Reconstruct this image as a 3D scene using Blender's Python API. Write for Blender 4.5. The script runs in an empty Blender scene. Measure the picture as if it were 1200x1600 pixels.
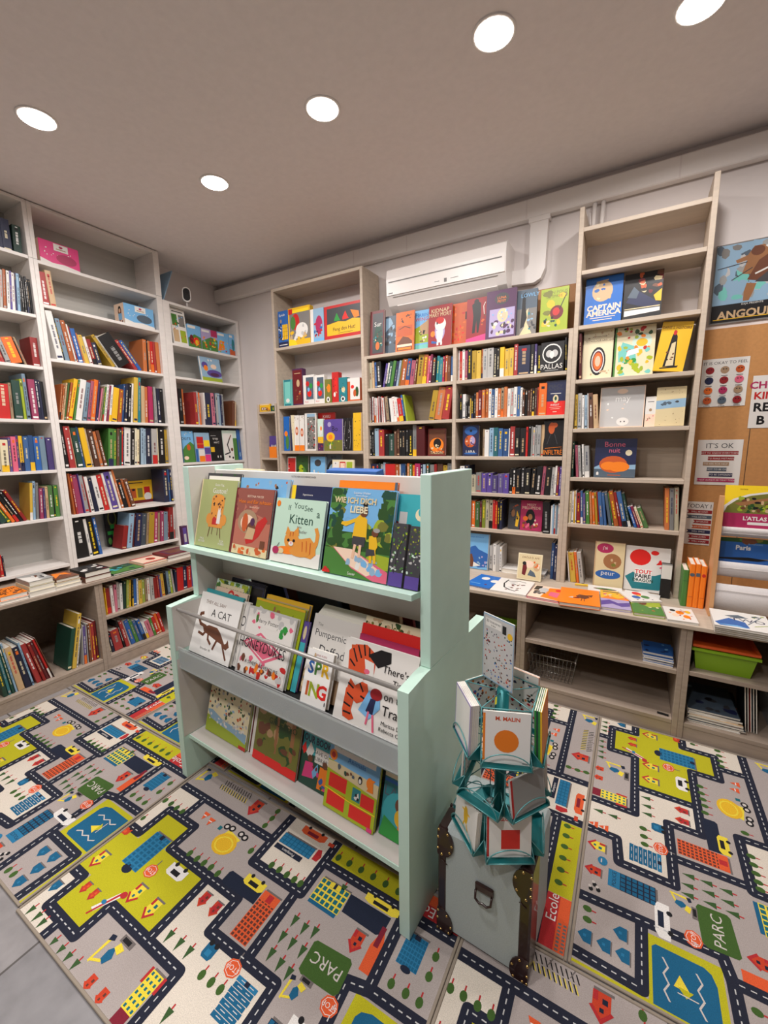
import bpy, math, random
from mathutils import Vector, Matrix, Euler
PI = math.pi
SC = bpy.context.scene
COL = SC.collection

# ------------------------------------------------------------------ camera
cam = bpy.data.cameras.new('camera'); camo = bpy.data.objects.new('camera', cam); COL.objects.link(camo)
yaw, pitch, roll, fpx = math.radians(120.548), math.radians(9.164), math.radians(.795), 663.9
fw = Vector((math.cos(pitch)*math.cos(yaw), math.cos(pitch)*math.sin(yaw), -math.sin(pitch)))
rt = Vector((math.sin(yaw), -math.cos(yaw), 0)); dn = fw.cross(rt)
cr, sr = math.cos(roll), math.sin(roll)
xr = cr*rt + sr*dn; yd = -sr*rt + cr*dn
m = Matrix((xr, -yd, -fw)).transposed().to_4x4(); m.translation = (0, 0, 1.5)
camo.matrix_world = m
cam.sensor_fit = 'VERTICAL'; cam.sensor_height = 32; cam.lens = 32*fpx/1600
cam.clip_start = .02
SC.camera = camo

# ------------------------------------------------------------------ world, lights, exposure
w = bpy.data.worlds.new('world'); SC.world = w; w.use_nodes = True
w.node_tree.nodes['Background'].inputs[0].default_value = (.9, .92, 1, 1)
w.node_tree.nodes['Background'].inputs[1].default_value = .15
SC.view_settings.view_transform = 'Standard'; SC.view_settings.look = 'None'
SC.view_settings.gamma = 1; SC.view_settings.use_curve_mapping = False
SC.view_settings.exposure = 0.0
CEIL = 3.045
LAMPS = [(-2.56, 1.15), (-2.27, 1.92), (-1.37, 1.81), (-.58, 1.86), (.09, 2.14)]
LAMPS_UNSEEN = [(-1.7, .7, .8), (-.9, .3, 1.0), (-1.3, -.5, 1.2), (-.4, -.7, 1.7), (1.3, 2.25, .6)]  # added lamps out of view, placed and weighted to brighten camera-facing fronts
WATT = 11.4

# ------------------------------------------------------------------ materials
def lin(c):
    c = c/255
    return c/12.92 if c <= .04045 else ((c+.055)/1.055)**2.4
def mat(name, rgb, rough=.5, metal=0, emit=0, alpha=1, coat=0):
    m = bpy.data.materials.new(name); m.use_nodes = True
    b = m.node_tree.nodes['Principled BSDF']
    c = (lin(rgb[0]), lin(rgb[1]), lin(rgb[2]), 1)
    b.inputs['Base Color'].default_value = c
    b.inputs['Roughness'].default_value = rough; b.inputs['Metallic'].default_value = metal
    if emit:
        b.inputs['Emission Color'].default_value = c; b.inputs['Emission Strength'].default_value = emit
    if coat: b.inputs['Coat Weight'].default_value = coat
    m.diffuse_color = c
    return m
def noisy(m, scale=(4, 4, 4), amt=.12, bump=0, detail=4, dist=0, space='Object'):
    """multiplies the base colour by a soft noise and adds bump"""
    t = m.node_tree; n = t.nodes; b = n['Principled BSDF']
    tc = n.new('ShaderNodeTexCoord'); mp = n.new('ShaderNodeMapping'); nz = n.new('ShaderNodeTexNoise')
    mp.inputs['Scale'].default_value = scale; nz.inputs['Detail'].default_value = detail; nz.inputs['Scale'].default_value = 1
    nz.inputs['Distortion'].default_value = dist
    t.links.new(tc.outputs[space], mp.inputs[0]); t.links.new(mp.outputs[0], nz.inputs['Vector'])
    mr = n.new('ShaderNodeMapRange'); mr.inputs[3].default_value = 1-amt; mr.inputs[4].default_value = 1+amt
    mr.inputs[1].default_value = .25; mr.inputs[2].default_value = .75
    t.links.new(nz.outputs['Fac'], mr.inputs[0])
    mx = n.new('ShaderNodeMix'); mx.data_type = 'RGBA'; mx.blend_type = 'MULTIPLY'; mx.inputs[0].default_value = 1
    mx.inputs[6].default_value = b.inputs['Base Color'].default_value
    cb = n.new('ShaderNodeCombineColor')
    for i in range(3): t.links.new(mr.outputs[0], cb.inputs[i])
    t.links.new(cb.outputs[0], mx.inputs[7]); t.links.new(mx.outputs[2], b.inputs['Base Color'])
    if bump:
        bp = n.new('ShaderNodeBump'); bp.inputs['Strength'].default_value = bump; bp.inputs['Distance'].default_value = .004
        t.links.new(nz.outputs['Fac'], bp.inputs['Height']); t.links.new(bp.outputs[0], b.inputs['Normal'])
    return m
PAL = dict(r=(196,40,38), d=(110,26,32), o=(228,110,38), y=(236,186,38), g=(76,130,58), e=(30,74,60), t=(40,128,138), b=(46,98,170), n=(36,42,78),
 l=(146,180,206), p=(92,72,150), k=(24,22,24), w=(232,228,222), c=(232,220,184), a=(160,160,158), s=(84,98,112), i=(226,104,132), m=(176,44,92),
 z=(112,66,44), u=(204,172,132), v=(160,178,48), W=(246,244,240), K=(12,12,14), R=(226,38,32), O=(246,132,30), Y=(252,216,40), G=(46,150,62), B=(24,104,190),
 T=(24,104,110), P=(174,160,200), S=(120,180,226), F=(236,192,160), L=(170,186,30), M=(196,226,206), N=(20,26,44), C=(222,204,160), X=(66,66,70), Z=(160,110,70),
 I=(226,60,130), U=(186,150,110), V=(120,120,50), E=(44,80,36), A=(196,194,192), D=(150,30,36), H=(200,90,40), J=(60,170,180), Q=(80,40,80),
 q=(206,228,214), f=(244,214,190), h=(170,140,110), j=(120,200,190), x=(128,124,120))
PAL['1'] = (170,178,118); PAL['2'] = (226,150,62); PAL['3'] = (186,112,92); PAL['4'] = (216,84,44); PAL['5'] = (150,84,72)
PM = {}
def pm(c):
    if c not in PM: PM[c] = mat('print_' + (c if c.islower() else c.lower()+'_deep'), PAL[c], .42)
    return PM[c]
def pmv(c, i):
    if i == 0: return pm(c)
    if c+str(i) not in PM:
        r, g, b = PAL[c]; L = (r+g+b)/3; d, k = (.28, 1.0) if i == 1 else (.12, .78)
        PM[c+str(i)] = mat('cover_%s%d' % (c, i), tuple(min(244, (v+(L-v)*d)*k) for v in (r, g, b)), .45)
    return PM[c+str(i)]
M = {}
M['wall'] = noisy(mat('wall_paint', (228, 220, 217), .75), (3, 3, 3), .03, .05)
M['ceil'] = noisy(mat('ceiling_paint', (232, 224, 222), .8), (30, 30, 30), .03, .08)
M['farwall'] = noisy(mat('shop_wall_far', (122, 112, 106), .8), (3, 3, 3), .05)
M['tile'] = mat('floor_tile', (140, 134, 132), .45)
M['lshelf'] = noisy(mat('pale_laminate', (232, 226, 221), .5), (10, 2, 40), .05, .03)
M['bshelf'] = noisy(mat('grey_oak_laminate', (192, 176, 158), .55), (3, 30, 60), .10, .04, 5, .3)
M['bcase'] = noisy(mat('grey_oak_base', (166, 149, 134), .55), (3, 30, 60), .12, .04, 5, .3)
M['mint'] = noisy(mat('mint_paint', (204, 234, 220), .45), (12, 12, 12), .03, .05)
M['mintgrey'] = noisy(mat('mint_grey_paint', (140, 152, 148), .5), (12, 12, 12), .03, .05)
M['lback'] = noisy(mat('pale_grey_backboard', (184, 182, 176), .6), (10, 2, 40), .05)
M['inner'] = noisy(mat('grey_white_paint', (206, 200, 194), .5), (9, 9, 9), .04)
M['whitep'] = noisy(mat('white_paint', (226, 222, 214), .5), (9, 9, 9), .03)
M['rail'] = mat('satin_rod', (176, 172, 168), .35, .3)
M['blackm'] = mat('black_tray', (16, 16, 18), .6)
M['page'] = noisy(mat('paper_pages', (232, 226, 214), .8), (3, 3, 500), .08)
M['acw'] = mat('white_plastic', (236, 230, 226), .35)
M['dark'] = mat('dark_gap', (40, 38, 38), .6)
M['grey'] = mat('grey_plastic', (120, 118, 116), .5)
M['teal'] = mat('teal_metal', (28, 118, 122), .35, .3)
M['tealw'] = mat('teal_wire', (96, 158, 160), .35, .3)
M['cloth'] = noisy(mat('grey_linen', (178, 188, 188), .8), (300, 300, 300), .10, .1)
M['leather'] = mat('brown_leather', (48, 26, 22), .35, 0, 0, 1, .3)
M['brass'] = mat('brass_nail', (226, 190, 120), .25, 1)
M['wire'] = mat('chrome_wire', (190, 190, 186), .3, .9)
M['lime'] = mat('lime_plastic', (138, 182, 30), .4)
M['orangep'] = mat('orange_plastic', (222, 92, 34), .4)
M['cork'] = noisy(mat('brown_board', (196, 140, 84), .8), (60, 60, 60), .08, .1)
M['woodl'] = noisy(mat('light_wood', (214, 160, 110), .5), (40, 40, 5), .10)
M['canvas'] = noisy(mat('white_canvas', (222, 216, 214), .8), (200, 200, 200), .04, .1)
M['card'] = noisy(mat('cardboard', (178, 134, 96), .8), (50, 50, 50), .06)
M['lamp'] = mat('lamp_glow', (255, 246, 236), .5, 0, 60)
M['rugbase'] = mat('rug_pile', (168, 158, 154), .95)
M['rugedge'] = mat('rug_binding', (150, 138, 124), .95)
def glassy(name, rgb, rough, tr):
    m = mat(name, rgb, rough); b = m.node_tree.nodes['Principled BSDF']
    b.inputs['Transmission Weight'].default_value = tr; b.inputs['IOR'].default_value = 1.3
    return m
M['acry'] = mat('clear_acrylic', (225, 230, 232), .12)
def thin_glass(m, f):
    t = m.node_tree; n = t.nodes; out = n['Material Output']; b = n['Principled BSDF']
    tr = n.new('ShaderNodeBsdfTransparent'); mx = n.new('ShaderNodeMixShader'); mx.inputs[0].default_value = f
    t.links.new(tr.outputs[0], mx.inputs[1]); t.links.new(b.outputs[0], mx.inputs[2]); t.links.new(mx.outputs[0], out.inputs['Surface'])
thin_glass(M['acry'], .28)
M['clearp'] = mat('clear_plastic', (220, 224, 228), .2); thin_glass(M['clearp'], .35)
# floor tiles: brick texture joints
def tile_nodes():
    t = M['tile'].node_tree; n = t.nodes; b = n['Principled BSDF']
    tc = n.new('ShaderNodeTexCoord'); mp = n.new('ShaderNodeMapping'); br = n.new('ShaderNodeTexBrick'); nz = n.new('ShaderNodeTexNoise')
    mp.inputs['Rotation'].default_value = (0, 0, 0)
    mp.inputs['Location'].default_value = (.13, .09, 0)
    br.inputs['Scale'].default_value = 1; br.inputs['Brick Width'].default_value = .45; br.inputs['Row Height'].default_value = .30
    br.inputs['Mortar Size'].default_value = .004; br.inputs['Color1'].default_value = (lin(146), lin(142), lin(142), 1)
    br.inputs['Color2'].default_value = (lin(132), lin(130), lin(132), 1); br.inputs['Mortar'].default_value = (lin(84), lin(80), lin(78), 1)
    nz.inputs['Scale'].default_value = 14; nz.inputs['Detail'].default_value = 6
    t.links.new(tc.outputs['Object'], mp.inputs[0]); t.links.new(mp.outputs[0], br.inputs['Vector']); t.links.new(mp.outputs[0], nz.inputs['Vector'])
    mx = n.new('ShaderNodeMix'); mx.data_type = 'RGBA'; mx.blend_type = 'OVERLAY'; mx.inputs[0].default_value = .35
    t.links.new(br.outputs['Color'], mx.inputs[6]); t.links.new(nz.outputs['Fac'], mx.inputs[7]); t.links.new(mx.outputs[2], b.inputs['Base Color'])
tile_nodes()

# ------------------------------------------------------------------ mesh builder
GLY = {}
def glyphs(txt, bold=0):
    """flat triangulated outline of a word, height 1, centred"""
    key = txt+'|'+str(bold)
    if key not in GLY:
        c = bpy.data.curves.new('t', 'FONT'); c.body = txt; c.offset = bold; c.resolution_u = 2; c.align_x = 'CENTER'
        o = bpy.data.objects.new('t', c); COL.objects.link(o)
        bpy.context.view_layer.update()
        me = bpy.data.meshes.new_from_object(o.evaluated_get(bpy.context.evaluated_depsgraph_get()))
        vs = [(v.co.x, v.co.y) for v in me.vertices]; fs = [tuple(p.vertices) for p in me.polygons]
        bpy.data.objects.remove(o); bpy.data.curves.remove(c); bpy.data.meshes.remove(me)
        if vs:
            x0, x1 = min(v[0] for v in vs), max(v[0] for v in vs); y0, y1 = min(v[1] for v in vs), max(v[1] for v in vs)
            k = 1/max(y1-y0, .01); cx, cy = (x0+x1)/2, (y0+y1)/2
            vs = [((x-cx)*k, (y-cy)*k) for x, y in vs]; wd = (x1-x0)*k
        else: wd = 1
        GLY[key] = (vs, fs, wd)
    return GLY[key]
class MB:
    def __init__(s): s.v = []; s.f = []; s.mi = []; s.ms = []; s.sm = []
    def m(s, mt):
        if mt not in s.ms: s.ms.append(mt)
        return s.ms.index(mt)
    def add(s, vs, fs, mt, T=None, smooth=False):
        n = len(s.v); k = s.m(mt)
        if T is not None: vs = [tuple(T @ Vector(v)) for v in vs]
        s.v += [tuple(v) for v in vs]; s.f += [tuple(i+n for i in f) for f in fs]; s.mi += [k]*len(fs); s.sm += [smooth]*len(fs)
    def box(s, x0, x1, y0, y1, z0, z1, mt, T=None, b=0):
        if b:   # chamfered box
            pts = []
            for (X, Y) in ((x0, y0), (x1, y0), (x1, y1), (x0, y1)):
                sx = b if X == x0 else -b; sy = b if Y == y0 else -b
                a, c = (X+sx, Y), (X, Y+sy)
                pts += [c, a] if (X == x0) == (Y == y0) else [a, c]
            ring = lambda z, q: [(x+(q if x < (x0+x1)/2 else -q), y+(q if y < (y0+y1)/2 else -q), z) for x, y in pts]
            vs = ring(z0, b*.7)+ring(z0+b, 0)+ring(z1-b, 0)+ring(z1, b*.7); N = 8; fs = [tuple(range(N-1, -1, -1)), tuple(range(3*N, 4*N))]
            for r in range(3): fs += [(r*N+i, r*N+(i+1) % N, (r+1)*N+(i+1) % N, (r+1)*N+i) for i in range(N)]
            s.add(vs, fs, mt, T); return
        s.add([(x0,y0,z0),(x1,y0,z0),(x1,y1,z0),(x0,y1,z0),(x0,y0,z1),(x1,y0,z1),(x1,y1,z1),(x0,y1,z1)],
              [(0,3,2,1),(4,5,6,7),(0,1,5,4),(1,2,6,5),(2,3,7,6),(3,0,4,7)], mt, T)
    def prism(s, pts, y0, y1, mt, T=None):
        """outline in x,z pushed along y"""
        n = len(pts)
        s.add([(x, y0, z) for x, z in pts]+[(x, y1, z) for x, z in pts],
              [tuple(range(n)), tuple(range(2*n-1, n-1, -1))]+[(i, i+n, (i+1) % n+n, (i+1) % n) for i in range(n)], mt, T)
    def slab(s, pts, z0, z1, mt, T=None):
        n = len(pts)
        s.add([(x, y, z0) for x, y in pts]+[(x, y, z1) for x, y in pts],
              [tuple(range(n-1, -1, -1)), tuple(range(n, 2*n))]+[(i, (i+1) % n, (i+1) % n+n, i+n) for i in range(n)], mt, T)
    def tube(s, pts, r, mt, n=8, T=None, closed=False):
        P = [Vector(p) for p in pts]; N = len(P); vs = []
        up = None
        for i, p in enumerate(P):
            if closed: d = (P[(i+1) % N]-P[i-1]).normalized()
            else: d = ((P[i+1] if i < N-1 else p)-(P[i-1] if i else p)).normalized()
            if up is None: up = Vector((0, 0, 1)) if abs(d.z) < .9 else Vector((1, 0, 0))
            a = d.cross(up).normalized(); b = a.cross(d).normalized(); up = b
            vs += [tuple(p+a*(r*math.cos(2*PI*k/n))+b*(r*math.sin(2*PI*k/n))) for k in range(n)]
        fs = []
        for i in range(N if closed else N-1):
            j = (i+1) % N
            fs += [(i*n+k, i*n+(k+1) % n, j*n+(k+1) % n, j*n+k) for k in range(n)]
        if not closed: fs += [tuple(range(n-1, -1, -1)), tuple(range((N-1)*n, N*n))]
        s.add(vs, fs, mt, T, True)
    def lathe(s, prof, mt, n=24, T=None):
        vs = [(r*math.cos(2*PI*k/n), r*math.sin(2*PI*k/n), z) for r, z in prof for k in range(n)]
        fs = [(i*n+k, i*n+(k+1) % n, (i+1)*n+(k+1) % n, (i+1)*n+k) for i in range(len(prof)-1) for k in range(n)]
        s.add(vs, fs, mt, T, True)
    def flat(s, pts, mt, T): s.add([(x, y, 0) for x, y in pts], [tuple(range(len(pts)))], mt, T)
    def text(s, x, y, size, txt, mt, T, ang=0, maxw=None, squash=1, bold=0):
        vs, fs, wd = glyphs(txt, bold); k = size*squash
        if maxw and wd*k > maxw: k = maxw/wd
        c, q = math.cos(ang), math.sin(ang)
        s.add([(x+c*a*k-q*b*size, y+q*a*k+c*b*size, 0) for a, b in vs], fs, mt, T)
    def build(s, name, parent=None, loc=None, rot=None):
        me = bpy.data.meshes.new(name); me.from_pydata(s.v, [], s.f); me.polygons.foreach_set('material_index', s.mi)
        me.polygons.foreach_set('use_smooth', s.sm)
        for q in s.ms: me.materials.append(q)
        o = bpy.data.objects.new(name, me); COL.objects.link(o)
        if parent: o.parent = parent
        if loc is not None: o.location = loc
        if rot is not None: o.rotation_euler = rot
        return o
def thing(name, label, cat, loc=(0,0,0), rot=(0,0,0), group=None):
    o = bpy.data.objects.new(name, None); COL.objects.link(o); o.empty_display_size = .05
    o.location = loc; o.rotation_euler = rot; tag(o, label, cat, group); return o
def tag(o, label, cat, group=None):
    o['label'] = label; o['category'] = cat
    if group: o['group'] = group
    return o
def struct(o): o['kind'] = 'structure'; return o
def TM(loc=(0,0,0), rot=(0,0,0)): return Matrix.Translation(loc) @ Euler(rot).to_matrix().to_4x4()

# ------------------------------------------------------------------ printed art: a small language in percent of the cover
def art(mb, code, w, h, T, eps=.00025):
    """T maps (x right, y up, z out) of the cover to the mesh. Commands split by ';':
    f c | r x0 y0 x1 y1 c | e cx cy rx ry c | p c x y x y .. | t x y size c text | s n seed x0 y0 x1 y1 size colours | l c th x y x y .."""
    k = 0
    for cmd in code.split(';'):
        a = cmd.strip().split(' ')
        if not a[0]: continue
        k += 1; L = T @ Matrix.Translation((0, 0, eps*(.6+.4*k)))
        X = lambda v: float(v)*w/100
        Y = lambda v: float(v)*h/100
        if a[0] == 'f': mb.flat([(0,0),(w,0),(w,h),(0,h)], pm(a[1]), L)
        elif a[0] == 'r': mb.flat([(X(a[1]),Y(a[2])),(X(a[3]),Y(a[2])),(X(a[3]),Y(a[4])),(X(a[1]),Y(a[4]))], pm(a[5]), L)
        elif a[0] == 'e':
            k1 = lambda v: min(100, max(0, v))
            mb.flat([(X(k1(float(a[1])+float(a[3])*math.cos(q*PI/9))), Y(k1(float(a[2])+float(a[4])*math.sin(q*PI/9)))) for q in range(18)], pm(a[5]), L)
        elif a[0] == 'p': mb.flat([(X(a[i]), Y(a[i+1])) for i in range(2, len(a), 2)], pm(a[1]), L)
        elif a[0] == 't': mb.text(X(a[1]), Y(a[2]), Y(a[3]), ' '.join(a[5:]), pm(a[4]), L, 0, w*.94)
        elif a[0] == 'T': mb.text(X(a[1]), Y(a[2]), Y(a[3]), ' '.join(a[5:]), pm(a[4]), L, 0, w*.94, 1, .032)
        elif a[0] == 'l':
            th = float(a[2])*w/200; P = [Vector((X(a[i]), Y(a[i+1]))) for i in range(3, len(a), 2)]
            for p, q in zip(P, P[1:]):
                d = (q-p).normalized(); nn = Vector((-d.y, d.x))*th; e = d*th*.5
                mb.flat([tuple(p-nn-e), tuple(q-nn+e), tuple(q+nn+e), tuple(p+nn-e)], pm(a[1]), L)
        elif a[0] == 's':
            R = random.Random(int(a[2])); x0, y0, x1, y1, sz = map(float, a[3:8])
            for i in range(int(a[1])):
                cx, cy = R.uniform(x0, x1), R.uniform(y0, y1); rx, ry = sz*R.uniform(.5, 1.2), sz*R.uniform(.5, 1.2)*w/h; ph = R.random()*6
                P = []
                for q in range(7):
                    u = ph+q*2*PI/7; g = R.uniform(.7, 1.2)
                    px, py = cx+rx*g*math.cos(u), cy+ry*g*math.sin(u)
                    P.append((X(min(99.5, max(.5, px))), Y(min(99.5, max(.5, py)))))
                mb.flat(P, pm(a[8][R.randrange(len(a[8]))]), L @ Matrix.Translation((0, 0, eps*.004*i)))

# ------------------------------------------------------------------ books
def spine_book(mb, w, h, d, c, rnd, T=None, style=0):
    hard = w > .016; b = .0022 if hard else .0007; o = .0022 if hard else 0; cm = pmv(c, rnd.randrange(3))
    b = min(b, w*.2)
    # boards
    mb.box(0, b, b, d, 0, h, cm, T); mb.box(w-b, w, b, d, 0, h, cm, T)
    # rounded spine
    q = min(w*.22, .003)
    P = [(0, q), (q*.6, q*.2), (w*.3, 0), (w*.7, 0), (w-q*.6, q*.2), (w, q), (w-b, q+b*.6), (b, q+b*.6)]
    mb.slab(P, 0, h, cm, T)
    mb.box(b, w-b, q+b*.7, d-o, o, h-o-(.001 if not hard else 0), M['page'], T)
    # spine print
    dk = sum(PAL[c])/3 < 130
    tc = rnd.choice('wcuYWa' if dk else 'kndXrs'); L = (T or Matrix()) @ Matrix(((1,0,0,0),(0,0,-1,-.0002),(0,1,0,0),(0,0,0,1)))
    def rr(x0, y0, x1, y1, m): mb.flat([(x0*w,y0*h),(x1*w,y0*h),(x1*w,y1*h),(x0*w,y1*h)], pm(m), L)
    a = .36; z = rnd.random()
    if z < .3: rr(.12, .04, .88, .085, tc)
    if .3 < z < .42: rr(.04, 0, .96, rnd.uniform(.15, .3), rnd.choice('wrykon'))
    if z > .6: rr(a, .92, 1-a, .95, tc)
    y = rnd.uniform(.14, .4); e = rnd.uniform(.6, .88); g = 0
    if w > .007 and rnd.random() < .85:
        while y < e:
            n = rnd.uniform(.008, .016); rr(a, y, 1-a, min(y+n, e), tc); y += n+.005; g += 1
            if g > rnd.randint(3, 8): y += .02; g = 0
    if rnd.random() < .18: rr(.3, .82, .7, .9, rnd.choice('wykro'))
MERGE = MB()
def place_T(x, y, z, yaw, lean, w):
    dz = w*math.sin(lean) if lean > 0 else 0
    return (x, y, z+dz+.0004), (0, lean, yaw)
def face_book(x, y, z, yaw, lean, w, h, t, code, name, label, cat='book', group=None, hard=True, roll=0, spinec=None, small=False, back=None):
    """book or box seen cover on: x width to the viewer's right, z up, y thickness behind; leans back by lean"""
    root = MB(); c = 'w'
    for q in code.split(';'):
        if q.strip().startswith('f '): c = q.strip().split(' ')[1]; break
    sc = pm(spinec or c)
    b = .002 if hard else .0008
    T = Matrix(((1,0,0,0),(0,0,-1,0),(0,1,0,0),(0,0,0,1)))
    rot = (Euler((0, 0, yaw)).to_matrix() @ Euler((-lean, 0, 0)).to_matrix() @ Euler((0, roll, 0)).to_matrix()).to_euler()
    if cat in ('book', 'booklet'):
        root.box(0, w, 0, b, 0, h, sc); root.box(0, w, t-b, t, 0, h, sc); root.box(0, b, b, t-b, 0, h, sc)
    else:
        root.box(0, w, 0, t, 0, h, sc, None, min(.002, t*.2))
    art(root, code, w, h, T)
    if back: art(root, back, w, h, Matrix(((-1,0,0,w),(0,0,1,t),(0,1,0,0),(0,0,0,1))))
    loc = (x, y, z+t*math.sin(lean)+.0005)
    o = root.build(name, None, loc, rot); tag(o, label, cat, group)
    if cat in ('book', 'booklet'):
        pg = MB(); pg.box(b, w-.003 if hard else w-.0006, b, t-b, .003 if hard else 0, h-.003 if hard else h, M['page'])
        if small:
            n = len(root.v)
            me = MB(); me.v, me.f, me.mi, me.ms, me.sm = root.v, root.f, root.mi, root.ms, root.sm
            me.box(b, w-.003, b, t-b, .002, h-.002, M['page'])
            old = o.data; o2 = me.build(name); o.data = o2.data; bpy.data.objects.remove(o2); bpy.data.meshes.remove(old); o.data.name = name
        else: pg.build('page_block', o)
    return o
def flat_book(x, y, z, yaw, w, h, t, code, name, label, cat='book', group=None, hard=True, n=1):
    """lies on its back: origin is the near-left corner, x width, y length away, top face printed"""
    mb = MB(); c = 'w'
    for q in code.split(';'):
        if q.strip().startswith('f '): c = q.strip().split(' ')[1]; break
    b = .002 if hard else .0008
    mb.box(0, w, 0, h, t-b, t, pm(c)); mb.box(0, w, 0, h, 0, b, pm(c)); mb.box(0, b, 0, h, b, t-b, pm(c))
    art(mb, code, w, h, TM((0, 0, t)))
    o = mb.build(name, None, (x, y, z+.0004), (0, 0, yaw)); tag(o, label, cat, group)
    pg = MB(); pg.box(b, w-.003, .003, h-.003, b, t-b, M['page']); pg.build('page_block', o)
    return o

# ================================================================== the room
XL, YB, XR, YF = -3.68, 3.06, 2.4, -2.6
b = MB(); b.box(XL-.1, XR+.1, YF-.1, YB+.1, -.1, 0, M['tile']); struct(b.build('floor'))
b = MB(); b.box(XL-.1, XR+.1, YF-.1, YB+.1, CEIL, CEIL+.1, M['ceil']); struct(b.build('ceiling'))
b = MB(); b.box(XL-.1, XL, YF, YB, 0, CEIL, M['wall']); struct(b.build('wall_left'))
b = MB(); b.box(XL-.1, XR+.1, YB, YB+.1, 0, CEIL, M['wall']); struct(b.build('wall_back'))
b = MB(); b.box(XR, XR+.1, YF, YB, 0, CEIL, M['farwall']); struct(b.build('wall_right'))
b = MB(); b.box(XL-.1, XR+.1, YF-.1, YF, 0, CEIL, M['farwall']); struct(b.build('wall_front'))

# trunking along the top of the back wall, with the drop to the air conditioner
b = MB(); y1 = YB-.002
b.box(XL+.002, XR, 3.005, y1, 2.885, 3.0, M['acw'], None, .006)
struct(b.build('trim_1'))
b = MB()
for x in (-2.02, -1.55, -.70, .1, .95): b.box(x-.004, x+.004, 3.0035, 3.0045, 2.89, 2.995, M['wall'])
struct(b.build('trim_2'))
b = MB()
# drop and elbow
P = [(-.675, 2.884), (-.675, 2.62), (-.70, 2.595), (-.80, 2.60), (-.80, 2.515), (-.64, 2.505), (-.60, 2.525), (-.575, 2.58), (-.567, 2.884)]
b.prism(P, 3.012, y1, M['acw'])
b.box(-.685, -.557, 3.008, y1, 2.86, 2.895, M['acw'])
struct(b.build('trim_3'))
b = MB()
for x in (-.315, -.27): b.tube([(x, 3.03, 2.66), (x+.005, 3.03, 2.884)], .012, M['acw'], 10)
b.tube([(-.335, 3.035, 2.84), (-.32, 3.035, 2.68)], .006, M['acw'], 8)
struct(b.build('trim_4'))

# downlights
def downlight(x, y, r=.072, seen=True):
    t = thing('ceiling_downlight', LL.pop(0) if seen is True and LL else 'added round ceiling lamp out of view, brightening the room', 'ceiling light', (x, y, CEIL), group='round lamps in the ceiling')
    b = MB(); b.lathe([(r+.012, -.0005), (r+.012, -.004), (r, -.006), (r, -.0005)], M['acw'], 32); b.build('trim_ring', t)
    b = MB(); b.lathe([(0.0001, -.0045), (r, -.0045)], M['lamp'], 32); b.build('diffuser', t)
    L = bpy.data.lights.new('downlight_glow', 'AREA'); L.shape = 'DISK'; L.size = r*2; L.energy = WATT if seen is True else WATT*seen; L.color = (1, .962, .95)
    L.spread = math.radians(170)
    o = bpy.data.objects.new('downlight_glow', L); COL.objects.link(o); o.parent = t; o.location = (0, 0, -.012)
LL = ['round glowing ceiling lamp above the white bookcases, farthest from the air conditioner', 'round glowing ceiling lamp closest to the corner with the camera',
      'round glowing ceiling lamp above the middle of the mint display', 'round glowing ceiling lamp nearest the air conditioner pipe', 'round glowing ceiling lamp cut by the top edge of the photo']
for x, y in LAMPS: downlight(x, y)
for x, y, f in LAMPS_UNSEEN: downlight(x, y, seen=f)

# ------------------------------------------------------------------ wall units
def case(name, label, axis, front, depth, a0, a1, z0, z1, shelves, pt0=.024, pt1=.024, th=.02, mt=None, back=False, top=True, toph=None, backz=None, joint=None, group=None, uprtop=None):
    """axis 'L': stands on the left wall (runs along y, front faces +x); 'B': on the back wall (runs along x, front faces -y)."""
    mt = mt or M['lshelf']
    if axis == 'L': loc = (front-depth/2, (a0+a1)/2, z0)
    else: loc = ((a0+a1)/2, front+depth/2, z0)
    t = thing(name, label, 'bookcase', loc, group=group)
    def bx(u0, u1, d0, d1, zz0, zz1, nm, m=mt, bb=.0015):
        b = MB()
        if axis == 'L': b.box(front-d1-loc[0], front-d0-loc[0], u0-loc[1], u1-loc[1], zz0-z0, zz1-z0, m, None, bb)
        else: b.box(u0-loc[0], u1-loc[0], front+d0-loc[1], front+d1-loc[1], zz0-z0, zz1-z0, m, None, bb)
        return b.build(nm, t)
    zt = uprtop or z1
    if pt0: bx(a0, a0+pt0, 0, depth, z0, zt, 'side_panel')
    if pt1: bx(a1-pt1, a1, 0, depth, z0, zt, 'side_panel')
    if joint:
        for u0, u1 in ((a0, a0+pt0), (a1-pt1, a1)): bx(u0+.001, u1-.001, -.0006, .002, joint, joint+.002, 'panel_joint', M['grey'], 0)
    if top: bx(a0+pt0, a1-pt1, 0, depth, z1-th, z1, 'top_board')
    for s in shelves: bx(a0+pt0+.0005, a1-pt1-.0005, .002, depth-.006, s-th, s, 'shelf')
    if back:
        zb = backz or (z0, z1-th)
        bx(a0+pt0, a1-pt1, depth-.006, depth-.001, zb[0], zb[1], 'back_panel', M['lback'] if mt is M['lshelf'] else mt, 0)
    return t
DL = .268
case('bookcase', 'tall white bookcase cut by the photo edge, an empty shelf near its foot', 'L', -3.41, DL, .60, 1.407, .6365, 3.048-.01, [2.71, 2.355, 2.03, 1.686, 1.353, 1.028, .69], .024, .024, back=True, joint=2.70, group='white bookcases along the wall')
case('bookcase', 'tall white bookcase with a pink box on its top shelf', 'L', -3.41, DL, 1.408, 2.274, .6365, 3.048-.01, [2.70, 2.433, 2.092, 1.69, 1.358, 1.028, .702], .024, .047, back=True, joint=2.70, group='white bookcases along the wall')
case('bookcase', 'lower white bookcase carrying the small security camera', 'L', -3.41, DL, 2.276, 3.05, .6365, 2.683, [2.358, 2.088, 1.689, 1.356, 1.04, .70], .058, .03, back=True, group='white bookcases along the wall')
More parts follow.
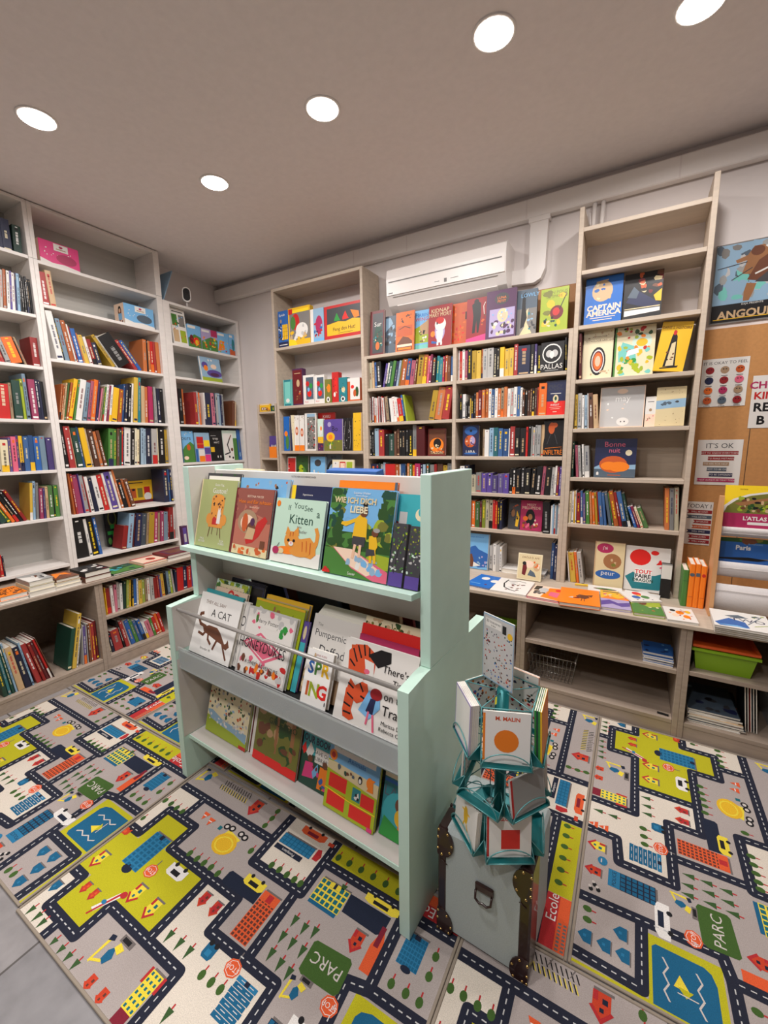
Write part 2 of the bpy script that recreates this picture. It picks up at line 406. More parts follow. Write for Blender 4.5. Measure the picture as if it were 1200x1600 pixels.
# base cupboards on the left wall with the continuous ledge
def board(name, label, x0, x1, y0, y1, z0, z1, m):
    b = MB(); b.box(-(x1-x0)/2, (x1-x0)/2, -(y1-y0)/2, (y1-y0)/2, 0, z1-z0, m, None, .002)
    return tag(b.build(name, None, ((x0+x1)/2, (y0+y1)/2, z0)), label, 'shelf board')
board('ledge_board', 'long ledge board under the white bookcases with books lying on it', -3.679, -2.985, .42, 3.055, .613, .635, M['bcase'])
def base(axis, name, label, front, depth, a0, a1, ztop, zs, parts=None):
    t = case(name, label, axis, front, depth, a0, a1, .0005, ztop, zs, .024, .024, .022, M['bcase'], back=True, top=False, backz=(.08, ztop-.002), group='open base cupboards')
    b = MB()
    if axis == 'L': b.box(front-.004-t.location.x, front-.02-t.location.x, a0+.025-t.location.y, a1-.025-t.location.y, 0, .066, M['bcase'])
    else: b.box(a0+.025-t.location.x, a1-.025-t.location.x, front+.004-t.location.y, front+.02-t.location.y, 0, .066, M['bcase'])
    b.build('plinth', t)
    return t
base('L', 'base_cupboard', 'open base cupboard without a middle shelf, under the tall bookcases', -3.0, .675, .425, 1.359, .6125, [.09])
base('L', 'base_cupboard', 'open two-shelf base cupboard full of small readers, under the ledge', -3.0, .675, 1.3595, 2.36, .6125, [.372, .09])
base('B', 'base_cupboard', 'open base cupboard behind the mint display, green and orange tubs inside', 2.43, .625, -2.2, -.511, .5905, [.115])
base('B', 'base_cupboard', 'open two-shelf base cupboard with the wire basket', 2.43, .625, -.5105, .276, .5905, [.36, .09])
base('B', 'base_cupboard', 'open base cupboard holding the lime tray and magazines', 2.43, .625, .2765, 1.08, .5905, [.37, .09])
board('counter_board', 'long grey oak counter board with picture books lying on it', -2.98, 1.5, 2.41, 3.055, .591, .612, M['bshelf'])
# upper cases on the back wall
DB = .235
case('bookcase', 'narrow open case between the corner and the game shelves', 'B', 2.82, .20, -2.984, -2.748, .6125, 1.86, [1.795, 1.385, 1.0], .02, .02, .018, M['bshelf'], top=False)
case('bookcase', 'tall open case with board games on its shelves', 'B', 2.81, DB, -2.73, -1.816, .6125, 2.782, [2.312, 1.83, 1.445, 1.10], .024, .024, .022, M['bshelf'])
t = case('bookcase', 'wide two-column grey oak bookcase under the air conditioner', 'B', 2.81, DB, -1.8155, -.3625, .6125, 2.148, [], .024, .024, .022, M['bshelf'])
for a0, a1 in ((-1.7905, -1.1055), (-1.0795, -.3875)):
    for s in (1.912, 1.658, 1.405, 1.16, .913):
        b = MB(); b.box(a0-t.location.x, a1-t.location.x, .002+2.81-t.location.y, 2.81+DB-.006-t.location.y, s-.022-.6125, s-.6125, M['bshelf'], None, .0015); b.build('shelf', t)
b = MB(); b.box(-1.105-t.location.x, -1.08-t.location.x, 2.81-t.location.y, 2.81+DB-t.location.y, 0, 2.126-.6125, M['bshelf'], None, .0015); b.build('divider', t)
b = MB(); b.box(-1.7905-t.location.x, -.3875-t.location.x, 2.81+DB-.006-t.location.y, 2.81+DB-.001-t.location.y, 0, 2.126-.6125, M['bshelf']); b.build('back_panel', t)
case('bookcase', 'tall grey oak bookcase beside the brown notice board, bare upper shelves', 'B', 2.81, DB, -.362, .262, .6125, 2.675, [2.45, 2.155, 1.854, 1.571, 1.28, .995], .0245, .0245, .022, M['bshelf'], back=True, backz=(.6125, 1.84), uprtop=2.782)

# ------------------------------------------------------------------ air conditioner
t = thing('air_conditioner', 'white wall-mounted air conditioner above the row of upright books', 'air conditioner', (-1.21, YB-.001, 2.44), group=None)
b = MB()
P = [(0, .0), (-.10, .0), (-.165, .05), (-.20, .11), (-.205, .22), (-.195, .285), (-.17, .30), (0, .30)]   # y, z profile
def ext(P, x0, x1, mt, mb):
    n = len(P); mb.add([(x0, y, z) for y, z in P]+[(x1, y, z) for y, z in P], [tuple(range(n)), tuple(range(2*n-1, n-1, -1))]+[(i, i+n, (i+1) % n+n, (i+1) % n) for i in range(n)], mt)
ext(P, -.43, .43, M['acw'], b); b.build('casing', t)
b = MB(); ext([(-.2, .112), (-.2062, .112), (-.2072, .222), (-.1975, .283), (-.19, .283)], -.425, .425, M['acw'], b); b.build('front_panel', t)
b = MB(); b.box(-.41, .405, -.2085, -.2050, .196, .203, M['grey']); b.build('air_slot', t)
b = MB(); ext([(-.104, .0), (-.112, -.004), (-.170, .044), (-.166, .05)], -.36, .37, M['acw'], b); b.build('louver', t)
b = MB(); b.box(-.38, .38, -.1975, -.1955, .098, .1005, M['grey'])
b.box(.02, .038, -.2085, -.2055, .125, .148, M['grey'])
T = Matrix(((1,0,0,0),(0,0,-1,-.2085),(0,1,0,0),(0,0,0,1)))
b.box(-.41, -.375, -.2085, -.2055, .124, .127, M['dark']); b.box(-.05, -.015, -.2085, -.2055, .137, .139, M['grey']); b.box(.065, .12, -.2085, -.2055, .14, .142, M['grey'])
b.build('display_marks', t)

# ------------------------------------------------------------------ security camera on the low bookcase
t = thing('security_camera', 'small white security camera with black face on the lower bookcase', 'camera', (-3.45, 2.53, 2.6835))
b = MB(); b.lathe([(0.0001, .0), (.024, .0), (.024, .006), (.008, .012), (.007, .05)], M['acw'], 20); b.build('stand', t)
b = MB()
def stadium(w, h, n=10): return [(w*math.cos(q*PI/n), h/2-w+w*math.sin(q*PI/n)) for q in range(n+1)]+[(-w*math.cos(q*PI/n), -h/2+w-w*math.sin(q*PI/n)) for q in range(n+1)]
TT = TM((0, 0, .105), (0, 0, math.radians(60)))
b.prism(stadium(.034, .12), -.025, .03, M['acw'], TT); b.build('housing', t)
b = MB(); b.prism(stadium(.027, .1), -.028, -.0255, M['blackm'], TT); b.build('black_face', t)
b = MB(); b.lathe([(.0001, .004), (.009, .002), (.011, 0)], M['dark'], 16, TT @ TM((0, -.0282, .01), (PI/2, 0, 0))); b.build('lens', t)

# ================================================================== mint display
DA = math.radians(-3.427)
D0 = (-.4907, .949, .0082)
DW, DT = 1.21, .036
t = thing('display_shelf', 'free-standing mint green book display with books facing out', 'book display', D0, (0, 0, DA))
DISP = t
def side(x0, x1):
    b = MB()
    P = [(0, 0), (.578, 0), (.578, .83), (.42, .828), (.10, .825), (0, .815)]   # along y, z
    b.add([(x0, y, z) for y, z in P]+[(x1, y, z) for y, z in P], [(5,4,3,2,1,0), (6,7,8,9,10,11)]+[(i, (i+1) % 6, (i+1) % 6+6, i+6) for i in range(6)], M['mint'])
    o = b.build('lower_side_panel', t)
    xi = x0-.0006 if x1 > -.01 else x1+.0006
    b = MB(); b.box(min(xi, xi+.0005), max(xi, xi+.0005), .004, .574, .203, .574, M['inner']); b.box(min(xi, xi+.0005), max(xi, xi+.0005), .004, .574, .614, .815, M['inner']); b.build('inner_paint', o)
    b = MB(); b.box(x0, x1, .13, .42, .8265, 1.405, M['mint'], None, .002); o = b.build('upper_side_panel', t)
    b = MB(); b.box(min(xi, xi+.0005), max(xi, xi+.0005), .134, .262, 1.062, 1.402, M['inner']); b.box(min(xi, xi+.0005), max(xi, xi+.0005), .134, .416, .829, 1.04, M['inner']); b.build('inner_paint', o)
side(-DT, 0); side(-DW, -DW+DT)
b = MB(); b.box(-DW+DT+.0006, -DT-.0006, .264, .286, .90, 1.385, M['whitep'], None, .002); b.build('centre_board', t)
b = MB(); b.box(-DW+DT+.0006, -DT-.0006, .27, .28, .10, .66, M['mintgrey']); b.build('lower_centre_board', t)
b = MB()
b.slab([(-DW-.008, .09), (-DT-.006, .09), (-DT-.0006, .129), (-DT-.0006, .262), (-DW+DT+.0006, .262), (-DW+DT+.0006, .129), (-DW-.008, .129)], 1.042, 1.06, M['mint']); b.build('upper_shelf', t)
b = MB()
b.slab([(-DW+DT+.0006, .288), (-DT-.0006, .288), (-DT-.0006, .46), (-DW+DT+.0006, .46)], 1.042, 1.06, M['mint']); b.build('upper_shelf', t)
for y0, y1 in ((.03, .268), (.282, .52)):
    b = MB(); b.box(-DW+DT+.0006, -DT-.0006, y0, y1, .575, .59, M['blackm']); b.build('tray_floor', t)
b = MB(); b.box(-DW+DT+.0006, -DT-.0006, .018, .0295, .525, .612, M['mintgrey'], None, .001); b.build('tray_front', t)
b = MB(); b.box(-DW+DT+.0006, -DT-.0006, .0125, .0175, .535, .632, M['acry']); b.build('acrylic_strip', t)
b = MB(); b.box(-DW+DT+.0006, -DT-.0006, .5205, .532, .525, .612, M['mintgrey'], None, .001); b.build('tray_front', t)
for y in (.03, .548):
    b = MB(); b.tube([(-DW+DT, y, .797), (-DT, y, .797)], .0075, M['rail'], 12); b.build('rod', t)
b = MB(); b.box(-DW+DT+.0006, -DT-.0006, .031, .5465, .183, .2, M['inner'], None, .001); o = b.build('bottom_shelf', t)
b = MB(); b.box(-DW+DT+.0006, -DT-.0006, .0275, .0308, .183, .2, M['mint']); b.build('shelf_edge', o)
for x in (-DW+DT+.03, -DT-.03):
    b = MB(); b.box(x-.006, x+.006, .10, .17, .158, .1825, M['whitep']); b.build('shelf_bracket', t)
b = MB(); b.text(-.62, 1.37, .008, 'GUTSCHEIN BÜCHERRECHNER', pm('X'), Matrix(((1,0,0,0),(0,0,-1,.2632),(0,1,0,0),(0,0,0,1)))) ; b.build('shelf_lettering', t)

# ================================================================== road rugs (one design, 1.29 x 0.73 m)
RS, RT = 1.29, .732
for k_, c_ in dict(yel=(184,178,22), wht=(216,206,192), road=(26,30,48), dash=(196,196,196), grn=(60,92,34), dgn=(52,84,40), red=(178,40,44), mix=(222,176,34), org=(218,88,44), orr=(196,62,34), blu=(14,92,130), lbl=(34,116,158), nav=(20,30,52), ye2=(228,206,60), teal=(10,100,112), gry=(108,100,98), ltg=(200,192,186), blk=(22,20,24), mar=(122,24,44), whi=(226,222,218), lgn=(120,170,80), brn=(96,50,40)).items():
    M['g_'+k_] = noisy(mat('rug_'+k_, c_, .95), (420, 420, 420), .22, .25)
noisy(M['rugbase'], (420, 420, 420), .18, .25)
def rug_mesh():
    b = MB(); e = .0045
    b.box(0, RS, 0, RT, 0, e, M['rugbase'], None, .002)
    z = [e]
    hold = [0]
    def L():
        z[0] += .000004 if hold[0] else .00005
        return TM((0, 0, z[0]))
    def at(v, h=0): z[0] = e+v; hold[0] = h
    def S(m, pts): b.flat([(min(RS-.008, max(.008, x/1000)), min(RT-.008, max(.008, y/1000))) for x, y in pts], M['g_'+m], L())
    def rect(m, x0, y0, x1, y1): S(m, [(x0, y0), (x1, y0), (x1, y1), (x0, y1)])
    def el(m, cx, cy, rx, ry, n=12): S(m, [(cx+rx*math.cos(2*PI*i/n), cy+ry*math.sin(2*PI*i/n)) for i in range(n)])
    at(.00002, 1)
    S('yel', [(88,80),(240,80),(240,182),(445,182),(445,372),(225,372),(225,474),(92,474),(92,350),(8,350),(8,185),(88,185)])
    S('wht', [(8,8),(160,8),(160,48),(60,48),(60,150),(8,150)])
    S('wht', [(478,182),(600,182),(632,150),(632,8),(762,8),(762,122),(866,132),(866,268),(590,268),(590,372),(478,372)])
    S('wht', [(8,385),(58,385),(58,505),(140,505),(140,585),(8,585)])
    S('wht', [(566,525),(760,525),(760,724),(566,724)])
    rect('yel', 797, 648, 1105, 724); rect('red', 1106, 648, 1280, 690); rect('org', 1106, 690, 1280, 724)
    S('yel', [(1088,202),(1282,202),(1282,384),(1088,384)])
    S('yel', [(1272,8),(1282,8),(1282,202),(1272,202)])
    # lake
    at(.00012)
    S('blu', [(1112,222),(1122,212),(1276,212),(1276,366),(1150,366),(1122,356),(1112,340)])
    for y0 in (245, 325): 
        P = [(1140+i*22, y0+(6 if i % 2 else -6)) for i in range(6)]
        for p, q in zip(P, P[1:]): S('ltg', [(p[0],p[1]-2.5),(q[0],q[1]-2.5),(q[0],q[1]+2.5),(p[0],p[1]+2.5)])
    S('ye2', [(1168,278),(1204,262),(1204,300)]); S('yel', [(1200,272),(1222,290),(1200,308)]); rect('ltg', 1215, 270, 1218, 318)
    # roads
    def road(P, w=35):
        h = w/2; Q = [Vector(p) for p in P]
        for i, p in enumerate(Q):      # rounded corners
            if 0 < i < len(Q)-1: el('road', p.x, p.y, h, h, 16)
        for p, q in zip(Q, Q[1:]):
            d = (q-p).normalized(); n = Vector((-d.y, d.x))*h
            S('road', [tuple(p-n), tuple(q-n), tuple(q+n), tuple(p+n)])
    def dashes(P):
        for p, q in zip(P, P[1:]):
            p, q = Vector(p), Vector(q); d = (q-p); ln = d.length; d = d/ln; n = Vector((-d.y, d.x))*1.6; s = 12
            while s < ln-10:
                a = p+d*s; c = p+d*(s+13); S('dash', [tuple(a-n), tuple(c-n), tuple(c+n), tuple(a+n)]); s += 25
    RD = [[(8,168),(70,168),(70,63),(255,63),(255,166),(618,166),(618,8)], [(165,63),(165,8)], [(460,166),(460,385)],
      [(8,367),(75,367),(75,490),(240,490),(240,388),(606,388),(606,280),(880,284),(880,118),(778,108),(778,8)], [(158,490),(158,600)],
      [(8,602),(548,602),(548,724)], [(548,602),(550,506),(778,508),(778,724)], [(765,290),(760,508)], [(778,632),(1282,632)],
      [(1066,8),(1050,390),(1118,406),(1282,410)], [(1113,406),(1110,632)], [(1070,186),(1256,186),(1248,8)]]
    at(.0002, 1)
    for r in RD: road(r)
    at(.00026, 1)
    for r in RD: dashes(r)
    at(.0003)
    # trees: foliage with a red trunk towards +t
    def rtree(x, y, s=1): at(.0003); S('red', [(x-2.2,y+9*s),(x+2.2,y+9*s),(x+2.2,y+27*s),(x-2.2,y+27*s)]); el('grn', x, y, 11*s, 14*s)
    def ttree(x, y): at(.0003); S('red', [(x-2.4,y+10),(x+2.4,y+10),(x+2.4,y+26),(x-2.4,y+26)]); S('dgn', [(x,y-22),(x+11,y+14),(x-11,y+14)])
    for x, y in [(42,24),(84,26),(119,24),(213,16),(256,18),(296,20),(336,22),(508,208),(554,210),(598,211),(676,40),(676,92),(816,331),(857,325),(894,322),(814,381),(852,382),(892,382),(816,434),(857,432),(892,440),(893,590)]: ttree(x, y)
    for x, y in [(17,510),(54,512),(94,511),(131,511),(322,411),(364,411),(400,413),(436,415),(476,412),(513,531),(681,195),(719,197),(755,199),(1105,36),(1140,39),(620,530),(656,531),(692,531),(726,531),(754,531),
                 (797+16,672),(860,674),(910,675),(960,676),(1010,676),(1060,676),(1244,568),(1246,515),(1161,448),(1206,449),(1247,450),(476,708),(480,672),(479,634),(20,412)]: rtree(x, y, .95 if x != 20 else .8)
    # buildings
    def block(m, x0, y0, x1, y1, wm, nx, ny, mg=.18):
        at(.0003); rect('gry', x0+4, y1, x1+3, y1+6); rect(m, x0, y0, x1, y1); dx, dy = (x1-x0)/nx, (y1-y0)/ny; L(); hold[0] = 1
        for i in range(nx):
            for j in range(ny): rect(wm, x0+dx*(i+mg), y0+dy*(j+mg), x0+dx*(i+1-mg), y0+dy*(j+1-mg))
        hold[0] = 0
    el('nav', 175, 262, 22, 16); block('lbl', 130, 268, 218, 405, 'blu', 4, 9); rect('nav', 165, 388, 182, 406)
    block('org', 666, 305, 735, 456, 'brn', 5, 12); rect('org', 668, 425, 733, 454); rect('red', 690, 428, 712, 452)
    at(.0003)
    for i in range(7): at(.0003); rect('lbl' if i > 5 else 'blu', 775+2*(i % 2), 150+i*14.5, 850-2*(i % 2), 163+i*14.5); rect('dash', 790, 156+i*14.5, 808, 158+i*14.5); rect('dash', 822, 156+i*14.5, 838, 158+i*14.5)
    rect('nav', 805, 238, 820, 250)
    rect('lbl', 922, 88, 988, 124); block('nav', 922, 124, 988, 228, 'blu', 4, 6, .12); b.text(.955, .106, .012, 'POLICE', M['g_nav'], L(), PI)
    block('ye2', 549, 40, 596, 135, 'teal', 3, 6, .25); rect('mar', 552, 8, 594, 40); rect('red', 540, 98, 549, 138); rect('red', 597, 98, 607, 138)
    block('blu', 574, 612, 722, 655, 'lbl', 8, 3, .1); rect('nav', 574, 586, 700, 606); b.text(.637, .596, .014, 'Pompiers', M['g_whi'], L(), PI); S('red', [(730,618),(752,618),(758,640),(745,664),(730,660)])
    block('ye2', 810, 512, 924, 590, 'teal', 6, 4, .14); rect('blu', 812, 500, 920, 512); rect('ye2', 850, 574, 885, 592); rect('nav', 862, 574, 872, 592)
    at(.00028)
    S('nav', [(930,530),(1060,528),(1078,540),(1080,592),(926,590)]); S('nav', [(508,405),(520,398),(664,402),(662,446),(516,446),(508,438)])
    block('lbl', 1146, 500, 1212, 590, 'blu', 7, 7, .12); el('nav', 1180, 496, 16, 9); rect('nav', 1170, 578, 1188, 592)
    block('org', 1190, 692, 1278, 722, 'gry', 8, 2, .2); b.text(1.15, .671, .03, 'Ecole', M['g_whi'], L(), PI)
    S('grn', [(912,345),(925,338),(1036,344),(1046,356),(1040,430),(1030,438),(916,428),(908,420)]); b.text(.977, .389, .03, 'PARC', M['g_ltg'], L(), PI)
    def house(x, y, s, wall, roof, win, sh=True):
        at(.0003)
        if sh: rect('gry', x-14*s, y+24*s, x+20*s, y+29*s)
        S(wall, [(x-15*s,y+24*s),(x+15*s,y+24*s),(x+15*s,y-8*s),(x,y-22*s),(x-15*s,y-8*s)])
        S(roof, [(x-20*s,y-4*s),(x,y-26*s),(x+20*s,y-4*s),(x+15*s,y-1*s),(x,y-17*s),(x-15*s,y-1*s)])
        rect(win, x-3*s, y-8*s, x+4*s, y-1*s); rect(win, x+1*s, y+6*s, x+10*s, y+15*s); rect(roof, x-14*s, y+8*s, x-6*s, y+24*s)
    for x, y in ((49,228),(290,226),(384,224)): house(x, y, 1.25, 'ye2', 'red', 'teal')
    for x, y in ((119,152),(168,153)): house(x, y, .75, 'orr', 'red', 'org')
    for x, y in ((420,22),(482,22),): house(x, y, .85, 'orr', 'orr', 'brn', False)
    for x, y in ((508,330),(566,328)): house(x, y, .95, 'red', 'orr', 'brn')
    house(847, 44, 1.2, 'ye2', 'red', 'teal'); house(956, 40, 1.05, 'orr', 'red', 'nav'); house(381, 672, 1.5, 'orr', 'red', 'nav'); house(1018, 482, 1.25, 'orr', 'red', 'nav')
    for x, y in ((20,104),(1191,38),(1190,90),(1131,132),(1192,140)):
        at(.0003); S('blu', [(x-20,y+16),(x+20,y+16),(x+20,y-4),(x,y-22),(x-20,y-4)]); rect('gry', x-18, y+16, x+24, y+20); rect('lbl', x-4, y-6, x+4, y+2)
    # signs
    for x, y in ((260,299),(746,250),(1040,322)):
        at(.0004); S('gry', [(x-2,y+18),(x+2,y+18),(x+2,y+44),(x-2,y+44)]); el('org', x, y, 27, 24, 8); el('whi', x, y, 22, 19.5, 8); el('org', x, y, 20.5, 18, 8); b.text(x/1000, y/1000, .013, 'STOP', M['g_whi'], L(), PI)
    el('lbl', 904, 68, 18, 16); rect('ltg', 896, 62, 912, 66)
    # diggers
    at(.0003)
    for x, y, q in ((389,90,1),(933,300,.75),(60,690,1)):
        at(.0004)
        for P, m in (([(x-35,y-40),(x-28,y-44),(x-24,y+22),(x-34,y+18)],'ye2'), ([(x-35,y-42),(x+4,y-26),(x+2,y-18),(x-34,y-34)],'ye2'), ([(x-34,y+18),(x-14,y+26),(x-20,y+38),(x-38,y+34)],'nav'), ([(x-4,y-20),(x+14,y-26),(x+26,y-4),(x+8,y+20),(x-6,y+4)],'blu'), ([(x+4,y+16),(x+30,y+8),(x+38,y+26),(x+10,y+34)],'ye2')):
            S(m, [(x+(u-x)*q, y+(v-y)*q) for u, v in P])
        rect('gry', x-2*q, y+34*q, x+52*q, y+54*q); rect('blk', x+6*q, y+38*q, x+40*q, y+50*q)
    # cement mixer truck
    at(.0003)
    S('ye2', [(362,512),(430,505),(446,540),(372,552)]); el('mix', 402, 500, 52, 42, 16); el('ye2', 402, 498, 40, 31, 14); el('mix', 402, 498, 34, 26, 14)
    rect('teal', 324, 530, 340, 546)
    for x, y in ((352,556),(378,560),(428,560),(452,556)): el('blk', x, y, 15, 13); el('ltg', x, y, 8, 7, 8)
    for x, y in ((338,528),(408,536)): pass
    for x, y in ((232,548),(274,540),(752,30),(752,66)): S('org', [(x-16,y+12),(x+16,y+12),(x,y-22)]); rect('whi', x-8, y-4, x+8, y)
    # vehicles on the roads
    def car(x, y, L_, W_, m, m2): at(.0004); S(m, [(x-L_,y-W_*.6),(x-L_*.7,y-W_),(x+L_*.7,y-W_),(x+L_,y-W_*.5),(x+L_,y+W_),(x-L_,y+W_)]); rect(m2, x-L_*.5, y-W_*.6, x+L_*.4, y+W_*.2); [el('blk', x+i*L_*.55, y+W_, W_*.42, W_*.42, 10) for i in (-1, 1)]
    car(345, 342, 42, 20, 'whi', 'blk'); car(1026, 243, 58, 20, 'whi', 'nav'); car(617, 452, 44, 17, 'ye2', 'blk'); car(651, 243, 20, 20, 'blu', 'lbl'); car(676, 700, 56, 16, 'org', 'mar'); car(1035, 610, 62, 14, 'ye2', 'blk'); car(15, 345, 24, 14, 'orr', 'org')
    at(.0003)
    S('org', [(1062,430),(1100,430),(1104,500),(1078,560),(1060,500)]); rect('mar', 1068, 500, 1084, 560); rect('orr', 748, 690, 772, 704)
    at(.0004)
    S('whi', [(205,130),(222,126),(260,196),(246,204)]); S('red', [(208,112),(214,110),(258,206),(250,208)]); el('red', 262, 205, 13, 11); el('lbl', 225, 160, 10, 7)
    at(.0003, 1)
    for i in range(12):
        x = 165+i*14; S('blk', [(x,668),(x+4,668),(x-6,690),(x-10,690)]); S('ye2', [(x+5,668),(x+8,668),(x-2,690),(x-5,690)]); S('blk', [(x+4,694),(x+8,694),(x-2,716),(x-6,716)])
    for x in (180, 240, 300): S('gry', [(x,700),(x+3,700),(x+14,724),(x+10,724)])
    at(.0003)
    for x, y in ((1010,50),(1024,62),(1030,40)): el('blk', x, y, 8, 7); el('ltg', x-9, y-4, 5, 5)
    return b
RB = rug_mesh()
bindm = MB()
def rug(x, y, rot, label, src=[None], sq=1):
    if src[0] is None:
        o = RB.build('play_rug'); src[0] = o
        e = MB(); w = .009
        for a in ((0, RS, 0, w), (0, RS, RT-w, RT), (0, w, w, RT-w), (RS-w, RS, w, RT-w)): e.box(*a, .0001, .0072, M['rugedge'], None, .002)
        q = e.build('bound_edge', o)
    else:
        o = src[0].copy(); COL.objects.link(o)
        q = src[0].children[0].copy(); COL.objects.link(q); q.parent = o
    o.location = (x, y, .0006); o.rotation_euler = (0, 0, rot)
    o.scale[1] = .984 if -3 < x < -1.5 and rot else 1
    return tag(o, label, 'rug', 'road play rugs laid edge to edge')
rug(-1.65, .384, 0, 'road rug with a corner at the grey tiles, running under the mint display')
rug(-2.946, .393, 0, 'road rug beside the open cupboard without a middle shelf, its lake meeting the next rug')
rug(-.3585, .395, 0, 'road rug in front of the grey trunk, mostly under the lens')
rug(-.07, 2.422, -PI/2, 'road rug lying in front of the cupboard with the lime tray')
rug(-.8035, 2.42, -PI/2, 'road rug strip with red school beside the grey trunk, behind the booklet spinner')
rug(-1.546, 2.42, -PI/2, 'road rug behind the mint display, in front of the counter')
rug(-2.271, 2.42, -PI/2, 'road rug showing between black bin and mint display')
rug(-2.996, 2.42, -PI/2, 'road rug against the two-shelf cupboard of small readers')


# ------------------------------------------------------------------ books standing on the wall shelves
CN = dict(r='red',d='maroon',o='orange',y='yellow',g='green',e='dark green',t='teal',b='blue',n='navy',l='pale blue',p='violet',k='black',w='white',c='cream',a='grey',s='slate grey',i='pink',m='raspberry',z='brown',u='tan',v='lime green')
ORDN = ['', 'first', 'second', 'third', 'fourth', 'fifth', 'sixth', 'seventh']
NTH = 'first second third fourth fifth sixth seventh eighth ninth tenth eleventh twelfth thirteenth fourteenth fifteenth sixteenth seventeenth eighteenth nineteenth twentieth'.split()
def nth(i): return NTH[i] if i < 20 else '%dth' % (i+1)
MERGED = MB(); SEEN = set()
def SH(case, od, ax, z, plane, depth, data):
    """one shelf: every book is position, thickness, height, lean and colour along the shelf"""
    B = []
    for q in data.split(' '):
        a = q.split(','); B.append([int(a[0])/1e4, int(a[1])/1e4, int(a[2])/1e3, math.radians(int(a[3])/10), a[4][0], a[4].endswith('*')])
    B.sort(key=lambda b: b[0])
    yaw_ = PI/2 if ax == 'L' else 0
    for i, (s, w, h, ln, c, mg) in enumerate(B):
        rnd = random.Random(int(s*1e4)+od*77); back = rnd.uniform(0, .012)
        d = depth*rnd.uniform(.88, 1.04)
        if h > .2: d = min(d*1.12, .215)
        if ax == 'L': loc = [plane-back, s, z]
        else: loc = [s, plane+back, z]
        if ax == 'B': d = min(d, YB-.02-loc[1])
        loc[2] += (w*math.sin(ln) if ln > 0 else 0)+.0004
        if mg:
            spine_book(MERGED, w, h, d, c, rnd, Matrix.Translation(loc) @ Euler((0, ln, yaw_)).to_matrix().to_4x4()); continue
        mb = MB(); spine_book(mb, w, h, d, c, rnd); o = mb.build('book', None, loc, (0, ln, yaw_))
        th = 'slim' if w < .009 else 'thick' if w > .022 else ''
        if h < .165: th = 'short '+th
        l_ = CN[B[i-1][4]] if i else None; r_ = CN[B[i+1][4]] if i < len(B)-1 else None
        place = ('%s shelf of %s' % (ORDN[od], case))
        me = (th+' '+CN[c]).strip()
        if l_ and r_: lab = '%s book between %s and %s, %s' % (me, l_, r_, place)
        elif r_: lab = '%s end book next to a %s one, %s' % (me, r_, place)
        elif l_: lab = '%s last book after a %s one, %s' % (me, l_, place)
        else: lab = 'lone %s book on the %s' % (me, place)
        if lab in SEEN or len(lab.split()) > 16:
            lab = '%s book along, %s, %s' % (nth(i), me, place)
        if lab in SEEN: lab = '%s book along, %s spine, %s' % (nth(i), CN[c], place)
        SEEN.add(lab)
        tag(o, lab, 'book', 'books on the %s shelf of %s' % (ORDN[od], case))
SH('the photo-edge white bookcase',1,'L',2.7100,-3.430,0.17,'12088,146,191,0,p* 12244,451,193,0,n* 12705,453,183,0,n 13229,441,166,22,e')
SH('the photo-edge white bookcase',2,'L',2.3550,-3.430,0.15,'11918,157,244,58,y* 12098,149,232,55,w* 12270,149,238,52,o 12442,149,233,49,w 12614,92,236,46,p* 12729,149,231,44,w 12901,39,235,41,p* 12962,144,231,38,l 13132,84,231,34,k* 13251,80,227,28,k* 13365,80,218,22,k* 13480,81,225,15,k* 13595,81,215,9,k* 13707,95,215,3,k*')
SH('the photo-edge white bookcase',3,'L',2.0300,-3.430,0.17,'11470,261,131,-134,r* 11760,184,148,-139,r* 11971,251,149,-143,a 12254,592,156,-148,o 12889,46,160,-152,k* 12959,122,171,-157,u* 13386,414,183,0,r')
SH('the photo-edge white bookcase',4,'L',1.6860,-3.430,0.17,'11229,579,214,24,r* 11839,153,224,19,u 12038,426,242,10,e 12498,146,254,5,v 12674,189,289,0,l 12921,373,258,0,m 13304,181,260,0,n 13494,115,258,0,n* 13619,181,251,0,k')
SH('the photo-edge white bookcase',5,'L',1.3530,-3.430,0.15,'10537,397,194,32,c* 10952,393,202,29,c* 11374,125,216,24,p* 11522,271,222,21,i 11803,133,230,21,p* 11946,205,227,21,y 12162,275,223,21,b 12451,263,231,20,b 12748,325,222,14,b 13106,325,228,8,l 13463,339,217,3,p')
SH('the photo-edge white bookcase',6,'L',1.0280,-3.430,0.16,'10321,176,202,-260,n* 10528,299,201,-255,e* 10870,176,197,-250,g* 11075,177,208,-245,o 11280,177,211,-240,k 11485,178,223,-234,k 11690,181,226,-229,r 12014,155,246,60,y 12205,141,256,54,l 12383,155,245,49,a 12574,194,205,41,m 12800,117,206,35,p* 12947,160,215,29,u* 13138,246,219,24,g 13414,62,220,18,k* 13506,258,218,13,g')
SH('the photo-edge white bookcase',7,'L',0.6900,-3.430,0.13,'9855,238,140,0,r* 10102,154,142,0,r* 10266,74,134,0,n*')
SH('the pink-box white bookcase',2,'L',2.4330,-3.430,0.17,'14383,395,205,-15,r 14844,347,225,-30,u')
SH('the pink-box white bookcase',3,'L',2.0920,-3.430,0.17,'14800,393,310,-70,w 15222,76,292,-73,k* 15325,281,274,-76,l 15635,280,269,-79,o 15944,78,249,-82,w* 16045,80,238,-85,r* 16148,282,227,-88,b 16460,74,202,-92,o* 16565,275,193,-98,y 16874,173,185,-104,w* 17080,277,174,-110,r 17388,288,156,-115,n* 18392,241,240,-327,y 18718,98,243,-332,w* 18877,1007,238,-338,k 20128,241,240,-343,r 20434,251,241,-343,b 20764,300,250,31,o 21098,73,251,26,k* 21205,179,246,20,o* 21419,286,246,14,r 21740,177,248,8,r* 21953,298,249,2,o')
